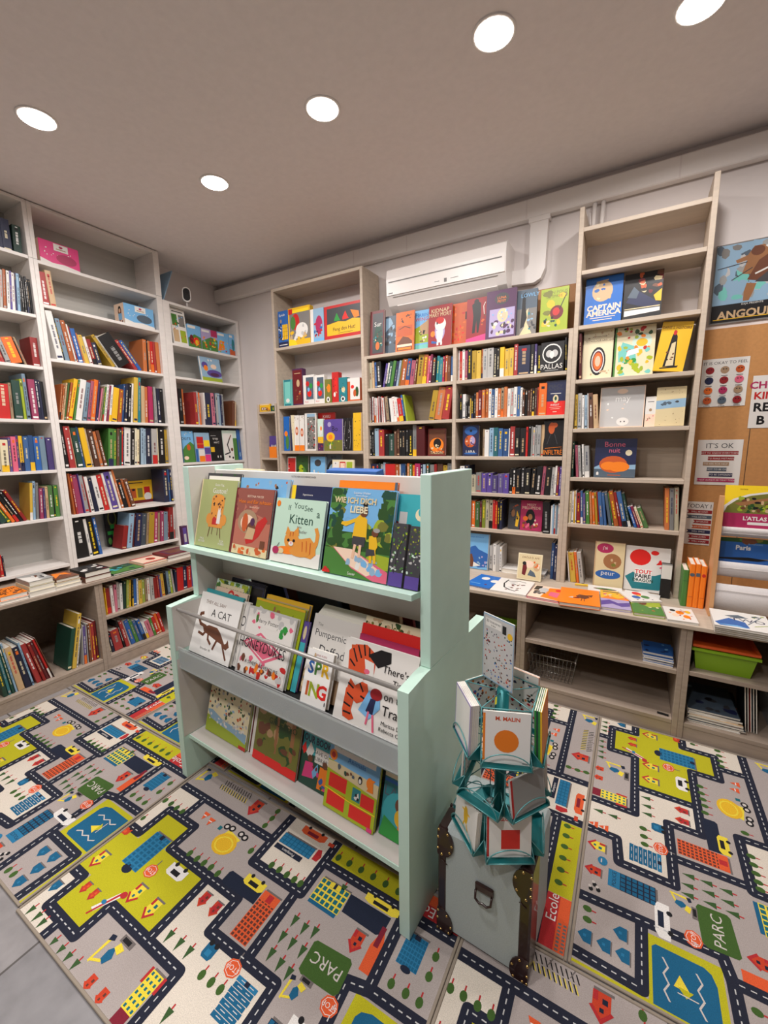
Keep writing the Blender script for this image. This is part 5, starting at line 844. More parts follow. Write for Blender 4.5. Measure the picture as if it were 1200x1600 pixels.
face_book(-1.3675,1.3642,1.0691,3.0818,0.140,0.1900,0.3290,0.0140,'f c;r 0 90 100 100 c;r 90 0 100 100 i','picture_book','cream book top showing just above the display board','book',None)
face_book(-0.5191,1.3113,1.0691,3.0818,0.157,0.0800,0.2000,0.0140,'f l;r 6 6 94 94 w','picture_book','pale book on the rear upper shelf','book',None)
flat_book(-0.8776,2.4722,0.6125,-0.1422,0.1665,0.2440,0.0080,'f b;r 0 0 100 100 B;e 40 70 16 12 w;e 84 60 16 12 w;e 70 24 5 4 d;r 10 20 50 23 S','picture_book','blue sky cover with two white clouds, lying on the counter','book','picture books lying on the counter')
flat_book(-0.7032,2.4307,0.6125,-0.0005,0.2108,0.2631,0.0100,'f w;l k 4 26 90 22 60 30 34 50 20 66 16;l k 3 30 80 60 90 78 84;l k 2 40 70 56 76;s 22 5 34 20 80 70 4 kdAz','picture_book','white cover with a looping dark drawing, lying on the counter','book','picture books lying on the counter')
flat_book(-0.4852,2.4241,0.6125,-0.0440,0.1719,0.2181,0.0120,'f i;r 0 0 100 100 H;p f 0 0 100 0 100 100 0 100;p O 40 10 100 0 100 100 50 90;r 4 60 26 96 k;e 36 66 16 20 A;e 82 78 10 10 R;s 8 6 8 10 50 50 9 kAX;p i 60 30 90 20 90 60 60 60','picture_book','salmon cover with black and grey shapes and a red dot','book','picture books lying on the counter')
flat_book(-0.3076,2.3901,0.6125,0.0954,0.2029,0.2633,0.0200,'f o;r 0 0 100 100 O;p z 40 50 50 62 70 60 76 46 64 36 50 38;p d 30 34 46 46 50 36;p z 66 60 84 66 80 50;l z 2 56 36 54 22;l z 2 62 36 62 22;p A 22 36 34 44 34 34','picture_book','orange cover with a dark bird, on a matching one','book','picture books lying on the counter')
flat_book(-0.1026,2.4372,0.6125,0.0884,0.1389,0.2878,0.0140,'f P;r 0 50 100 100 y;p O 0 50 30 70 60 56 100 70 100 50;p p 0 10 40 24 70 12 100 20 100 40 60 30 30 44 0 34;s 10 7 10 60 90 92 6 Hwi;r 10 90 80 94 X','picture_book','lilac and yellow wavy cover, lying on the counter','book','picture books lying on the counter')
flat_book(0.0359,2.5683,0.6295,0.4535,0.1575,0.1583,0.0080,'f w;e 52 76 14 18 R;e 34 40 13 16 b;e 64 40 13 16 g;e 50 56 8 8 y;r 24 12 30 18 k;r 44 12 48 18 k;r 74 12 78 18 k','picture_book','white cover with three coloured dots, resting on a green one','book','picture books lying on the counter')
flat_book(0.0458,2.4258,0.6125,0.0938,0.1377,0.2588,0.0160,'f v;p g 0 0 100 0 100 50 60 40 20 60 0 50;e 40 62 14 12 z;e 26 70 8 7 k;s 12 8 6 10 94 90 6 gvHc','picture_book','green meadow cover under the white dotted one','book','picture books lying on the counter')
flat_book(0.1914,2.4165,0.6125,0.0733,0.1276,0.1904,0.0120,'f w;e 52 62 14 14 O;e 34 40 12 12 f;e 70 36 12 12 O;e 30 74 10 8 k;e 80 72 10 10 y;s 12 9 14 14 90 86 6 OHur','picture_book','cream cover with orange blobs, nearest the wooden rack','book','picture books lying on the counter')
flat_book(-0.2689,2.7770,0.6125,0.1522,0.1313,0.0230,0.0080,'f y;r 6 20 94 80 Y','picture_book','slim pale yellow book behind the orange bird cover','book','picture books lying on the counter')
flat_book(-0.1910,2.6900,0.6125,0.0688,0.1825,0.1100,0.0120,'f w;e 50 50 34 16 z;e 50 54 26 8 G;e 50 50 10 6 k','picture_book','white cover with a brown oval, lying before the beige scribble cover','book','picture books lying on the counter')
flat_book(-0.0092,2.6900,0.6125,-0.0987,0.1748,0.1100,0.0120,'f w;p k 4 50 40 80 80 60 96 20 60 40 20 44;e 80 16 6 6 w','picture_book','white cover with a long dark animal, before the fish cover','book','picture books lying on the counter')
flat_book(0.3722,2.3783,0.6125,-0.0485,0.2163,0.2037,0.0110,'f w;p b 2 20 30 54 56 40 60 10 10 4;p S 4 10 40 16 60 6;p s 24 66 50 80 66 66 44 60;t 62 52 16 n TWO;l s 2 60 30 90 84;l v 2 70 24 96 40;s 5 3 70 60 96 90 4 sv','picture_book','lowest of four white and blue books by the wooden rack','book','picture books lying on the counter')
flat_book(0.3701,2.3697,0.6243,-0.0421,0.2156,0.2123,0.0110,'f w;p b 2 20 30 54 56 40 60 10 10 4;p S 4 10 40 16 60 6;p s 24 66 50 80 66 66 44 60;t 62 52 16 n TWO;l s 2 60 30 90 84;l v 2 70 24 96 40;s 5 3 70 60 96 90 4 sv','picture_book','second lowest of four white and blue books by the wooden rack','book','picture books lying on the counter')
flat_book(0.3680,2.3609,0.6361,-0.0356,0.2149,0.2211,0.0110,'f w;p b 2 20 30 54 56 40 60 10 10 4;p S 4 10 40 16 60 6;p s 24 66 50 80 66 66 44 60;t 62 52 16 n TWO;l s 2 60 30 90 84;l v 2 70 24 96 40;s 5 3 70 60 96 90 4 sv','picture_book','second from the top of four white and blue books by the wooden rack','book','picture books lying on the counter')
flat_book(0.3658,2.3519,0.6479,-0.0290,0.2143,0.2301,0.0110,'f w;p b 2 20 30 54 56 40 60 10 10 4;p S 4 10 40 16 60 6;p s 24 66 50 80 66 66 44 60;t 62 52 16 n TWO;l s 2 60 30 90 84;l v 2 70 24 96 40;s 5 3 70 60 96 90 4 sv','picture_book','topmost of four white and blue books by the wooden rack','book','picture books lying on the counter')
face_book(-0.6178,2.7400,0.6133,0.0000,0.244,0.1501,0.1700,0.0120,'f c;r 4 4 96 96 C;t 52 86 9 z DRÔLE D AMI;e 46 60 22 14 f;e 80 52 14 16 u;p d 20 20 22 56 36 60 40 44 34 16;e 28 62 8 7 k;p s 44 18 54 40 72 30 80 14;s 8 3 50 50 90 80 6 ouf','picture_book','cream cover with a penguin and blue bird standing on the counter','book',None)
flat_book(-.742,2.84,.6125,0,.125,.14,.03,'f w;s 10 3 10 10 90 90 6 wA','paper_stack','low pile of white booklets behind the cream penguin cover','book')
flat_book(-.612,2.83,.6125,0,.15,.16,.022,'f w;r 10 10 90 90 A','paper_stack','second low pile of white booklets, by the blue spines','book')
flat_book(-3.0000,0.8560,0.6355,1.5708,0.1347,0.1900,0.0180,'f w;r 4 4 96 96 A','book','white book under the orange and black one on the ledge','book','books lying on the wall ledge')
flat_book(-3.0040,0.8600,0.6541,1.5708,0.1277,0.1900,0.0260,'f O;s 18 3 6 10 94 90 9 kzK;t 50 40 26 k FIRST CAT;t 50 74 20 k NOIR','book','orange book with heavy black lettering lying on the ledge','book','books lying on the wall ledge')
flat_book(-2.9990,0.9932,0.6355,1.5708,0.1355,0.1900,0.0320,'f w','book','lowest of three thick white-edged novels on the ledge','book','books lying on the wall ledge')
flat_book(-3.0030,0.9972,0.6681,1.5708,0.1285,0.1900,0.0300,'f c','book','middle of three thick white-edged novels on the ledge','book','books lying on the wall ledge')
flat_book(-3.0070,1.0012,0.6987,1.5708,0.1215,0.1900,0.0280,'f a;p w 0 0 60 0 40 60 0 80;s 8 3 40 30 90 90 12 XAw;p z 50 40 70 60 60 70','book','topmost grey and white novel of three on the ledge','book','books lying on the wall ledge')
flat_book(-3.0010,1.1273,0.6355,1.5708,0.1431,0.1800,0.0220,'f w','book','lowest pale book under the brown one on the ledge','book','books lying on the wall ledge')
flat_book(-3.0050,1.1313,0.6581,1.5708,0.1361,0.1800,0.0220,'f c','book','middle pale book under the brown one on the ledge','book','books lying on the wall ledge')
flat_book(-3.0090,1.1353,0.6807,1.5708,0.1291,0.1800,0.0200,'f z;p O 10 20 50 60 90 40 80 80 30 90;s 8 4 10 10 90 90 8 zHu','book','orange and brown animal cover topping a low pile','book','books lying on the wall ledge')
flat_book(-2.9990,1.2875,0.6355,1.5708,0.1606,0.2000,0.0340,'f z;r 0 0 100 100 d','book','lower thick brown book of the ledge pair','book','books lying on the wall ledge')
flat_book(-3.0030,1.2915,0.6701,1.5708,0.1536,0.2000,0.0320,'f k;s 16 5 8 8 92 92 12 zkwXd','book','upper thick dark cover of the ledge pair','book','books lying on the wall ledge')
flat_book(-2.9980,1.4591,0.6355,1.5708,0.2059,0.2000,0.0140,'f e;p g 0 0 100 0 100 60 0 40;s 14 6 10 10 90 90 10 geJ','book','flat green forest cover on the ledge','book','books lying on the wall ledge')
flat_book(-3.0051,1.6764,0.6355,1.5708,0.1816,0.2000,0.0140,'f u','book','pale book under the pink and red cover on the ledge','book','books lying on the wall ledge')
flat_book(-3.0091,1.6804,0.6501,1.5708,0.1746,0.2000,0.0140,'f f;r 0 0 100 10 r;r 0 90 100 100 r;e 60 50 18 20 r;e 60 50 9 9 z','book','pink cover with red border on the ledge','book','books lying on the wall ledge')
flat_book(-3.0041,1.8569,0.6355,1.5708,0.2715,0.2000,0.0220,'f w;r 0 0 100 100 k','book','lower maroon-backed book near the display on the ledge','book','books lying on the wall ledge')
flat_book(-3.0081,1.8609,0.6581,1.5708,0.2645,0.2000,0.0220,'f d;r 14 14 86 86 Q;r 20 22 80 78 z','book','maroon cover with dark frame near the display on the ledge','book','books lying on the wall ledge')
face_book(-3.16,2.10,.6815,PI/2,.05,.05,.17,.03,'f Q;r 20 10 80 90 p;r 30 20 70 60 A','book','violet book standing upright on the ledge beside the display','book',None)

# ================================================================== loose furniture and props
def art_on(o_parent, name, code, w, h, T):
    b = MB(); art(b, code, w, h, T); return b.build(name, o_parent)
FRONT = Matrix(((1,0,0,0),(0,0,-1,0),(0,1,0,0),(0,0,0,1)))
# ------------------------------------------------------------------ grey trunk
ZR = .0066
t = thing('travel_trunk', 'grey cloth trunk with brown leather corners and brass nails beside the mint display', 'trunk', (-.432, 1.03, ZR), (0, 0, math.radians(-2)))
TW, TD, TH = .272, .25, .362
b = MB(); b.box(0, TW, 0, TD, .002, TH, M['cloth'], None, .012); b.build('body', t)
b = MB(); b.box(-.001, TW+.001, .085, .093, .001, TH+.001, M['leather']); b.build('lid_seam', t)
for x0, x1 in ((-.0025, .028), (TW-.032, TW+.0025)):
    b = MB(); b.box(x0, x1, -.0025, .0845, .0, TH+.0015, M['leather'], None, .006); b.build('leather_edge', t)
for cx in (.012, TW-.012):
    for cz in (.03, TH-.045):
        b = MB(); R_ = .05
        pts = [(cx+(R_*.75)*math.cos(q*PI/10)*(1 if cx > .1 else 1), cz+R_*math.sin(q*PI/10)) for q in range(20)]
        pts = [(min(TW+.002, max(-.002, x)), min(TH+.001, max(.0005, z))) for x, z in pts]
        b.prism(pts, -.0065, -.0026, M['leather']); c = b.build('leather_corner', t)
        for q in range(20):
            if q % 3 == 0:
                x, z = pts[q]; x = cx+(x-cx)*.84; z = cz+(z-cz)*.84
                if 0 < z < TH: n = MB(); n.lathe([(.0001, .0028), (.003, .0018), (.004, 0)], M['brass'], 8, TM((x, -.0066, z), (PI/2, 0, 0))); n.build('brass_nail', c)
        pass
b = MB(); b.box(.118, .172, -.010, .0, .222, .246, M['leather'], None, .003)
b.tube([(.122, -.012, .226), (.123, -.018, .204), (.135, -.02, .197), (.146, -.02, .201), (.157, -.02, .197), (.168, -.018, .204), (.169, -.012, .226)], .0035, M['leather'], 8); b.build('handle', t)
for x in (.02, TW-.02):
    b = MB(); b.tube([(x-.01, -.004, .255), (x+.01, -.004, .245)], .0015, M['leather'], 6); b.build('stitched_strap', t)

# ------------------------------------------------------------------ pentagonal booklet spinner standing on the trunk
CX, CY = -.2725, 1.1; RI = .087
t = thing('booklet_spinner', 'teal wire spinner rack on the grey trunk with small square booklets', 'display rack', (CX, CY, ZR+TH+.002))
zt = ZR+TH+.002
b = MB(); b.tube([(0, 0, .004), (0, 0, .452)], .0165, M['teal'], 16); b.build('pole', t)
b = MB(); b.lathe([(.0001, .0), (.075, .0), (.075, .004), (.02, .012), (.0165, .012)], M['teal'], 30); b.build('foot_plate', t)
S5 = 2*RI*math.tan(PI/5)
BK = {}
def pocket(parent, ang, z0, full, tall=.145, tilt=0):
    """tray whose back lies on the pentagon side facing ang; z0 over the trunk"""
    Tt = TM((0, 0, z0), (0, 0, ang+PI/2)) @ TM((0, -RI, 0))      # local: x along side, -y outward
    h = S5/2-.0015; dp = .034
    b = MB()
    b.add([(-h, 0, .002), (h, 0, .002), (h+.004, -dp, .010), (-h-.004, -dp, .010), (-h, 0, .0), (h, 0, .0), (h+.004, -dp, .008), (-h-.004, -dp, .008)], [(0,3,2,1),(4,5,6,7),(0,1,5,4),(1,2,6,5),(2,3,7,6),(3,0,4,7)], M['teal'], Tt)
    for s in (-1, 1): b.add([(s*h, 0, .002), (s*(h+.004), -dp, .010), (s*h, 0, .045), (s*h*.999, 0, .002)], [(0, 1, 2)], M['teal'], Tt)
    p = b.build('pocket', parent)
    b = MB()
    b.tube([tuple(Tt @ Vector((h*math.cos(a)*1.03, -dp-.001, .011+.042*math.sin(a)))) for a in [PI*i/14 for i in range(15)]], .0016, M['tealw'], 6)
    for s in (-1, 1): b.tube([tuple(Tt @ Vector(q)) for q in ((s*(h+.003), -dp, .012), (s*h, 0, .046))], .0013, M['tealw'], 6)
    b.tube([tuple(Tt @ Vector(q)) for q in ((-h-.004, -dp, .009), (h+.004, -dp, .009))], .0016, M['tealw'], 6)
    b.build('wire_guard', p)
tiers = [(.292, math.radians(-69.3)), (.150, math.radians(-69.3+36)), (.012, math.radians(-60))]
for k, (z0, a0) in enumerate(tiers):
    b = MB()
    cr_ = RI/math.cos(PI/5)
    for zz in ((z0+.002, z0+.155) if k == 0 else (z0+.002, z0+.125)):
        P = [(cr_*math.cos(a0+PI/5+i*2*PI/5), cr_*math.sin(a0+PI/5+i*2*PI/5), zz) for i in range(5)]
        for i in range(5): b.tube([P[i], P[(i+1) % 5]], .0017, M['tealw'], 6); b.tube([P[i], (0, 0, zz)], .0014, M['tealw'], 6)
    for i in range(5):
        x, y = cr_*math.cos(a0+PI/5+i*2*PI/5), cr_*math.sin(a0+PI/5+i*2*PI/5)
        b.tube([(x, y, z0), (x, y, z0+(.157 if k == 0 else .127))], .0017, M['tealw'], 6)
    tier = b.build('wire_frame', t)
    for i in range(5): pocket(tier, a0+i*2*PI/5, z0, False)
def booklet(z0, ang, n, codes, labels, w=.122, h=.132, lean=6, th=.0042, out=.006, tx=0, roll=0, grp='small square booklets in the spinner'):
    """n booklets in the pocket whose side faces ang"""
    Tt = TM((CX, CY, zt+z0), (0, 0, ang+PI/2))
    for i in range(n):
        p = Tt @ Vector((-w/2+tx, -RI-.0035-h*math.sin(math.radians(lean))-(th+.0006)*(n-i), .0125))
        face_book(p.x, p.y, p.z, ang+PI/2, math.radians(lean), w, h, th, codes[min(i, len(codes)-1)], 'booklet', labels[i], 'booklet', grp, hard=False, roll=roll, back='f w;s 60 %d 4 4 96 96 4.5 rkDzBeOn' % (i+3))
a0 = tiers[0][1]
booklet(.292, a0, 1, ['f W;r 0 4 5 96 O;T 52 87 8 4 M. MALIN;e 50 44 26 22 O;r 84 3 96 5 a'], ['white booklet with orange title and orange disc, front pocket of the spinner'], .119, .140, 4, .004)
booklet(.292, a0-2*PI/5, 5, ['f P;r 4 4 96 96 w', 'f w'], ['pale booklet stack in the pocket towards the mint display, %s' % q for q in ('outermost', 'second from outside', 'middle', 'fourth from outside', 'innermost')], .118, .145, 1.5, .0042, .004)
booklet(.292, a0+2*PI/5, 4, ['f y;r 0 0 100 100 o', 'f G', 'f e', 'f G', 'f w'], ['orange edged booklet, outermost in the right hand pocket', 'bright green booklet behind the orange edged one', 'dark green booklet behind the bright green one', 'green booklet innermost in the right hand pocket'], .118, .145, 2.5, .0042, .003)
booklet(.292, a0+4*PI/5, 2, ['f w;s 40 6 4 10 96 84 4 rnHeB;r 0 92 100 100 I', 'f O;r 4 4 96 96 w'], ['booklet with pink top edge and coloured dots at the rear of the spinner', 'orange edged booklet behind the pink topped one'], .116, .165, 2, .004)
booklet(.292, a0-4*PI/5, 1, ['f w;s 60 7 4 4 96 96 4 rkDzB'], ['dotted booklet seen from behind through the wire frame'], .116, .14, 3, .004)
a1 = tiers[1][1]
booklet(.150, a1, 1, ['f A;r 0 0 6 100 r;e 50 50 20 12 x;r 6 4 98 98 a'], ['glossy grey booklet with red spine lying tilted over an empty pocket'], .116, .10, 9, .007, .0)
booklet(.150, a1+2*PI/5, 3, ['f w;e 30 60 12 14 L;e 30 60 5 6 k', 'f w', 'f A'], ['white booklet with green creature colours, outermost below the green stack', 'white booklet second below the green stack', 'pale grey booklet innermost below the green stack'], .116, .118, 5, .0042, .002)
booklet(.150, a1-4*PI/5, 1, ['f w;s 50 8 4 4 96 96 4 rkDzB'], ['dotted booklet low at the rear of the spinner'], .116, .11, 3, .004)
a2 = tiers[2][1]
booklet(.012, a2, 1, ['f W;r 0 2 5 98 r;T 46 91 7 R M. GLOUTON;r 32 20 74 66 R;r 84 3 96 5 a'], ['white booklet with red spine and red square, lowest front pocket'], .119, .118, 5, .004)
booklet(.012, a2-2*PI/5, 3, ['f w;e 50 50 10 22 y;e 50 66 7 7 y;l y 5 34 58 66 60;l y 4 44 30 40 16;l y 4 56 30 62 16', 'f w', 'f A'], ['white booklet with a yellow figure shape, lowest side pocket', 'white booklet behind the yellow shape one', 'grey booklet innermost of the lowest side pocket'], .116, .118, 4, .0042, .003)
# header card
HD = TM((-.352, 1.19, .80))
b = MB(); o = thing('header_card', 'tall glossy header card with rows of tiny coloured figures above the spinner', 'sign', (-.343, 1.135, .847), (0, 0, math.radians(-28)))
b.box(0, .112, 0, .003, -.02, .175, M['acw']); b.build('card_board', o)
b = MB(); art(b, 'f w;f l;r 2 2 98 98 A;s 110 9 5 3 95 76 2.6 rnHeBkzDQ;r 8 82 60 94 w;t 34 90 4 k 33 histoires;t 34 85 3 k à lire;r 64 80 76 92 k;e 88 80 8 5 y', .112, .195, TM((0, 0, -.02)) @ FRONT); b.build('printed_face', o)
b = MB(); b.box(.05, .056, .0031, .006, -.019, .1, M['tealw']); b.build('stay', o)

# ------------------------------------------------------------------ black bin left of the display
t = thing('waste_bin', 'black plastic bin on the rug between ledge and mint display', 'bin', (-2.0, 1.40, ZR))
b = MB(); P = [(.0001, .002), (.085, .002), (.11, .30), (.116, .305), (.116, .31), (.106, .31), (.082, .01), (.0001, .01)]
b.lathe([(r*1.25, z) for r, z in P], M['blackm'], 4, TM((0, 0, 0), (0, 0, PI/4))); b.sm = [False]*len(b.sm); b.build('bin_body', t)

# ------------------------------------------------------------------ wire basket
def wire_basket(x0, x1, y0, y1, z0, z1, label):
    t = thing('wire_basket', label, 'basket', ((x0+x1)/2, (y0+y1)/2, z0)); mx, my = (x0+x1)/2, (y0+y1)/2
    hx, hy, H = (x1-x0)/2, (y1-y0)/2, z1-z0
    def ring(q, z): return [(-hx*q, -hy*q, z), (hx*q, -hy*q, z), (hx*q, hy*q, z), (-hx*q, hy*q, z)]
    b = MB()
    for z in (.004, H*.33, H*.62): 
        q = .86+.14*z/H; b.tube(ring(q, z), .0011, M['wire'], 6, None, True)
    for i in range(13):
        u = -1+i/6
        b.tube([(hx*u, -hy, H-.004), (hx*u*.86, -hy*.86, .004), (hx*u*.86, hy*.86, .004), (hx*u, hy, H-.004)], .0009, M['wire'], 5)
    for i in range(9):
        u = -1+i/4
        b.tube([(-hx, hy*u, H-.004), (-hx*.86, hy*u*.86, .003), (hx*.86, hy*u*.86, .003), (hx, hy*u, H-.004)], .0009, M['wire'], 5)
    b.build('wire_mesh', t)
    b = MB(); b.tube(ring(1, H), .0025, M['wire'], 8, None, True); b.build('rim', t)
    for s in (-1, 1):
        b = MB(); b.box(s*hx-.004, s*hx+.004, -hy-.012, -hy+.06, H-.006, H+.006, M['rail'], None, .002); b.build('runner', t)
wire_basket(-.478, -.215, 2.50, 2.80, .0925, .245, 'chrome wire basket inside the two-shelf base cupboard')
# lime tray with orange tray in it, tubs, boxes
def tub(x0, x1, y0, y1, z0, H, mt, name, label, rim=.012, q=.88, cat='tray'):
    mx, my, hx, hy = (x0+x1)/2, (y0+y1)/2, (x1-x0)/2, (y1-y0)/2
    t = thing(name, label, cat, (mx, my, z0)); b = MB()
    def R(s, z, o=0): return [(-hx*s-o, -hy*s-o, z), (hx*s+o, -hy*s-o, z), (hx*s+o, hy*s+o, z), (-hx*s-o, hy*s+o, z)]
    rings = [R(q, 0), R(1, H-.012), R(1, H-.012, rim), R(1, H, rim), R(1, H, -.001), R(q, .004, -.003)]
    vs = [p for r in rings for p in r]; fs = [(3, 2, 1, 0)]
    for i in range(5): fs += [(i*4+k, i*4+(k+1) % 4, (i+1)*4+(k+1) % 4, (i+1)*4+k) for k in range(4)]
    fs.append((20, 21, 22, 23)); b.add(vs, fs, mt); b.build('tub_body', t)
    return t
tub(.316, .556, 2.46, 2.86, .3708, .118, M['lime'], 'plastic_tray', 'lime green plastic tray under the counter')
tub(.317, .555, 2.462, 2.858, .4892, .018, M['orangep'], 'plastic_tray', 'shallow orange tray nested on the lime green one', .010, .985)
tub(-.82, -.62, 2.56, 2.86, .1158, .11, M['orangep'], 'plastic_tub', 'orange plastic tub behind the mint display', .008, .9, 'tub')
tub(-.835, -.62, 2.55, 2.87, .2262, .05, M['lime'], 'plastic_tub', 'lime green tub stacked on the orange one', .008, .97, 'tub')
b = MB(); b.box(0, .26, 0, .2, 0, .19, M['bcase'], None, .004); tag(b.build('storage_box', None, (-1.16, 2.60, .1158)), 'grey-brown box in the cupboard behind the mint display', 'box')
for i in range(5):
    b = MB(); b.box(0, .13, 0, .19, 0, .007, M['page']); art(b, 'f b;r 0 10 100 22 w;s 8 %d 5 30 95 90 10 BbnS' % i, .13, .19, TM((0, 0, .007)))
    tag(b.build('magazine', None, (.105+.002*(i % 2), 2.452+.003*(i % 3), .3605+.0078*i), (0, 0, .04*((i % 3)-1))), '%s blue magazine of the pile in the upper shelf beside the lime tray' % ['lowest', 'second lowest', 'middle', 'second highest', 'topmost'][i], 'magazine', 'blue magazines on the cupboard shelf')
for i in range(11):
    rr_ = random.Random(i*7+1); b = MB(); w_, d_ = rr_.uniform(.20, .225), rr_.uniform(.27, .30); h_ = .0045 if i < 7 else .008
    b.box(0, w_, 0, d_, 0, h_, M['page']); art(b, ['f w;r 4 4 96 96 i', 'f k;s 9 %d 6 6 94 94 12 kzXs' % i, 'f s;s 9 %d 6 6 94 94 12 knXl' % i, 'f u;s 9 %d 6 6 94 94 12 wriu' % i][i % 4], w_, d_, TM((0, 0, h_)))
    tag(b.build('magazine', None, (.316+rr_.uniform(0, .010), 2.45+rr_.uniform(0, .02), .0905+sum([.0048 if j < 7 else .0083 for j in range(i)])), (0, 0, rr_.uniform(-.02, .04))), '%s large magazine of the pile under the lime tray' % nth(i), 'magazine', 'large magazines under the lime tray')
for i in range(5):
    b = MB(); h_ = .24; b.box(0, .004, 0, .2, 0, h_, M['page']); b.box(-.0006, 0, 0, .2, 0, h_, pm('kXrsk'[i])); tag(b.build('magazine', None, (.552+i*.0105, 2.50, .0910), (0, -.10, 0)), '%s leaning magazine beside the clear box' % nth(i), 'magazine', 'magazines leaning in the cupboard')
t = tub(.645, .90, 2.45, 2.80, .0908, .17, M['clearp'], 'clear_box', 'clear plastic box holding picture magazines', .01, .9, 'box')
for i, c in enumerate(('f b;r 4 70 96 96 B;t 50 50 10 w 3', 'f w;t 40 84 10 k PARIS;s 14 3 8 8 92 70 8 zkwX;r 0 0 100 4 k')):
    b = MB(); b.box(0, .19, 0, .006, 0, .20, M['page']); art(b, c, .19, .20, FRONT); tag(b.build('magazine', None, (.668+.006*i, 2.56-.045*i, .097), (-.1, 0, 0)), ['blue magazine inside the clear box', 'white magazine with dark pictures inside the clear box'][i], 'magazine')
b = MB(); b.box(0, .05, 0, .012, 0, .006, M['blackm']); tag(b.build('black_pen', None, (.188, 2.455, .0908), (0, 0, -.1)), 'small black pen on the bottom board near the divider', 'pen')

# ------------------------------------------------------------------ notice board, posters
b = MB(); b.box(0, .95, 0, .014, 0, 1.48, M['cork']); o = b.build('notice_board', None, (.268, YB-.0155, .6135)); tag(o, 'large brown notice board on the wall above the counter', 'notice board')
for z_ in (.95,):
    b = MB(); b.box(.258, .2605, -.0012, 0, 0, 1.16, M['dark']); b.box(.2605, .95, -.0012, 0, 1.158, 1.1605, M['dark']); b.build('board_joint', o)
def poster(x0, x1, z0, z1, code, label, name='poster', y=None, th=.0008, roll=0):
    b = MB(); b.box(0, x1-x0, 0, th, 0, z1-z0, pm('w')); art(b, code, x1-x0, z1-z0, FRONT)
    o = b.build(name, None, (x0, (y or YB-.0168)-th, z0), (0, roll, 0)); return tag(o, label, 'poster')
cols = ['D', 'h', 'H', 'n', 'D', 'i', 'o', 'm', 'h', 'H', 's', 'D']
code = 'f w;t 50 91 6 X IF I\'M GRUMPY TO FEEL'
for i in range(12):
    x, y = 18+(i % 3)*32, 76-(i//3)*21
    code += ';e %d %d 9.5 7.6 %s;e %d %d 2 1 k;e %d %d 2 1 k;r %d %d %d %d X' % (x, y, cols[i], x-3, y+2, x+3, y+2, x-7, y-12, x+7, y-11)
poster(.287, .492, 1.678, 1.935, code.replace("IF I'M GRUMPY TO FEEL", "IT IS OKAY TO FEEL"), 'white poster with twelve round coloured faces')
code = "f w;t 50 87 11 X IT'S OK"
for i, (x0, x1, c) in enumerate(((10, 92, 'D'), (26, 84, 'D'), (16, 74, 'h'), (26, 70, 's'), (32, 84, 'n'), (6, 90, 'm'))):
    y = 71-i*12; code += ';r %d %d %d %d %s;t %d %d 3.6 %s %s' % (x0, y-4, x1, y+4, c, (x0+x1)/2, y, 'w', ['NOT TO KNOW EVERYTHING', 'TO MAKE MISTAKES', 'TO ASK FOR HELP', 'NOT TO BE OK', 'TO BE DIFFERENT', 'TO NOT ALWAYS BE OKAY TODAY'][i])
poster(.303, .506, 1.24, 1.495, code, 'white poster with six coloured ribbons under a large heading')
code = 'f w;t 46 90 9 k TODAY I'
for i, c in enumerate('DsDHnDD'):
    y = 77-i*11.5; x0 = [4, 4, 30, 26, 8, 16, 18][i]; code += ';p %s %d %d 98 %d 98 %d %d %d %d %d;t %d %d 3.4 w %s' % (c, x0, y-4, y-4, y+4, x0, y+4, x0+7, y, (x0+98)/2, y, ['WILL BE KIND', 'WILL LISTEN', 'AM BRAVE', 'AM STRONG', 'WILL SMILE', 'CAN LEARN', 'WILL SHARE'][i])
poster(.279, .405, .885, 1.14, code, 'white poster with seven pennants, partly behind the wooden rack')
poster(.515, .80, 1.555, 1.83, 'f w;T 32 82 14 m CHOOSE;T 26 62 14 r KIND;T 30 40 17 k REAL;T 18 15 17 k B;T 36 15 17 O E;T 56 15 17 o C;T 78 15 17 k OOL', 'white poster of bold coloured letters cut by the photo edge')
o = poster(.297, .70, 2.118, 2.52, 'f x;r 1 1 99 99 x;r 1.5 24 98.5 98.5 l;s 60 5 4 28 96 96 7 xajsAl;p Z 30 60 40 58 52 70 56 84 50 92 40 92 34 82 22 78 24 74 34 76;e 44 86 7 6 z;p z 36 52 50 48 66 58 74 66 70 78 58 82 46 74;p X 44 48 70 44 90 56 96 66 74 70 60 62;p Z 36 48 46 46 44 38 40 26 34 26 34 38;p Z 62 44 70 44 70 28 64 26;l w 2 52 90 60 84 58 64 44 58;l X 1 4 70 34 74;l X 1 20 54 40 66;r 1.5 2 98.5 24 k;T 49 12 13 u ANGOULÊME;t 44 22 3 w RAJA PRESENTE;r 4 5 96 6 y', 'framed comic festival poster of a leaping warrior above the notice board', 'framed_poster', YB-.004, .004)

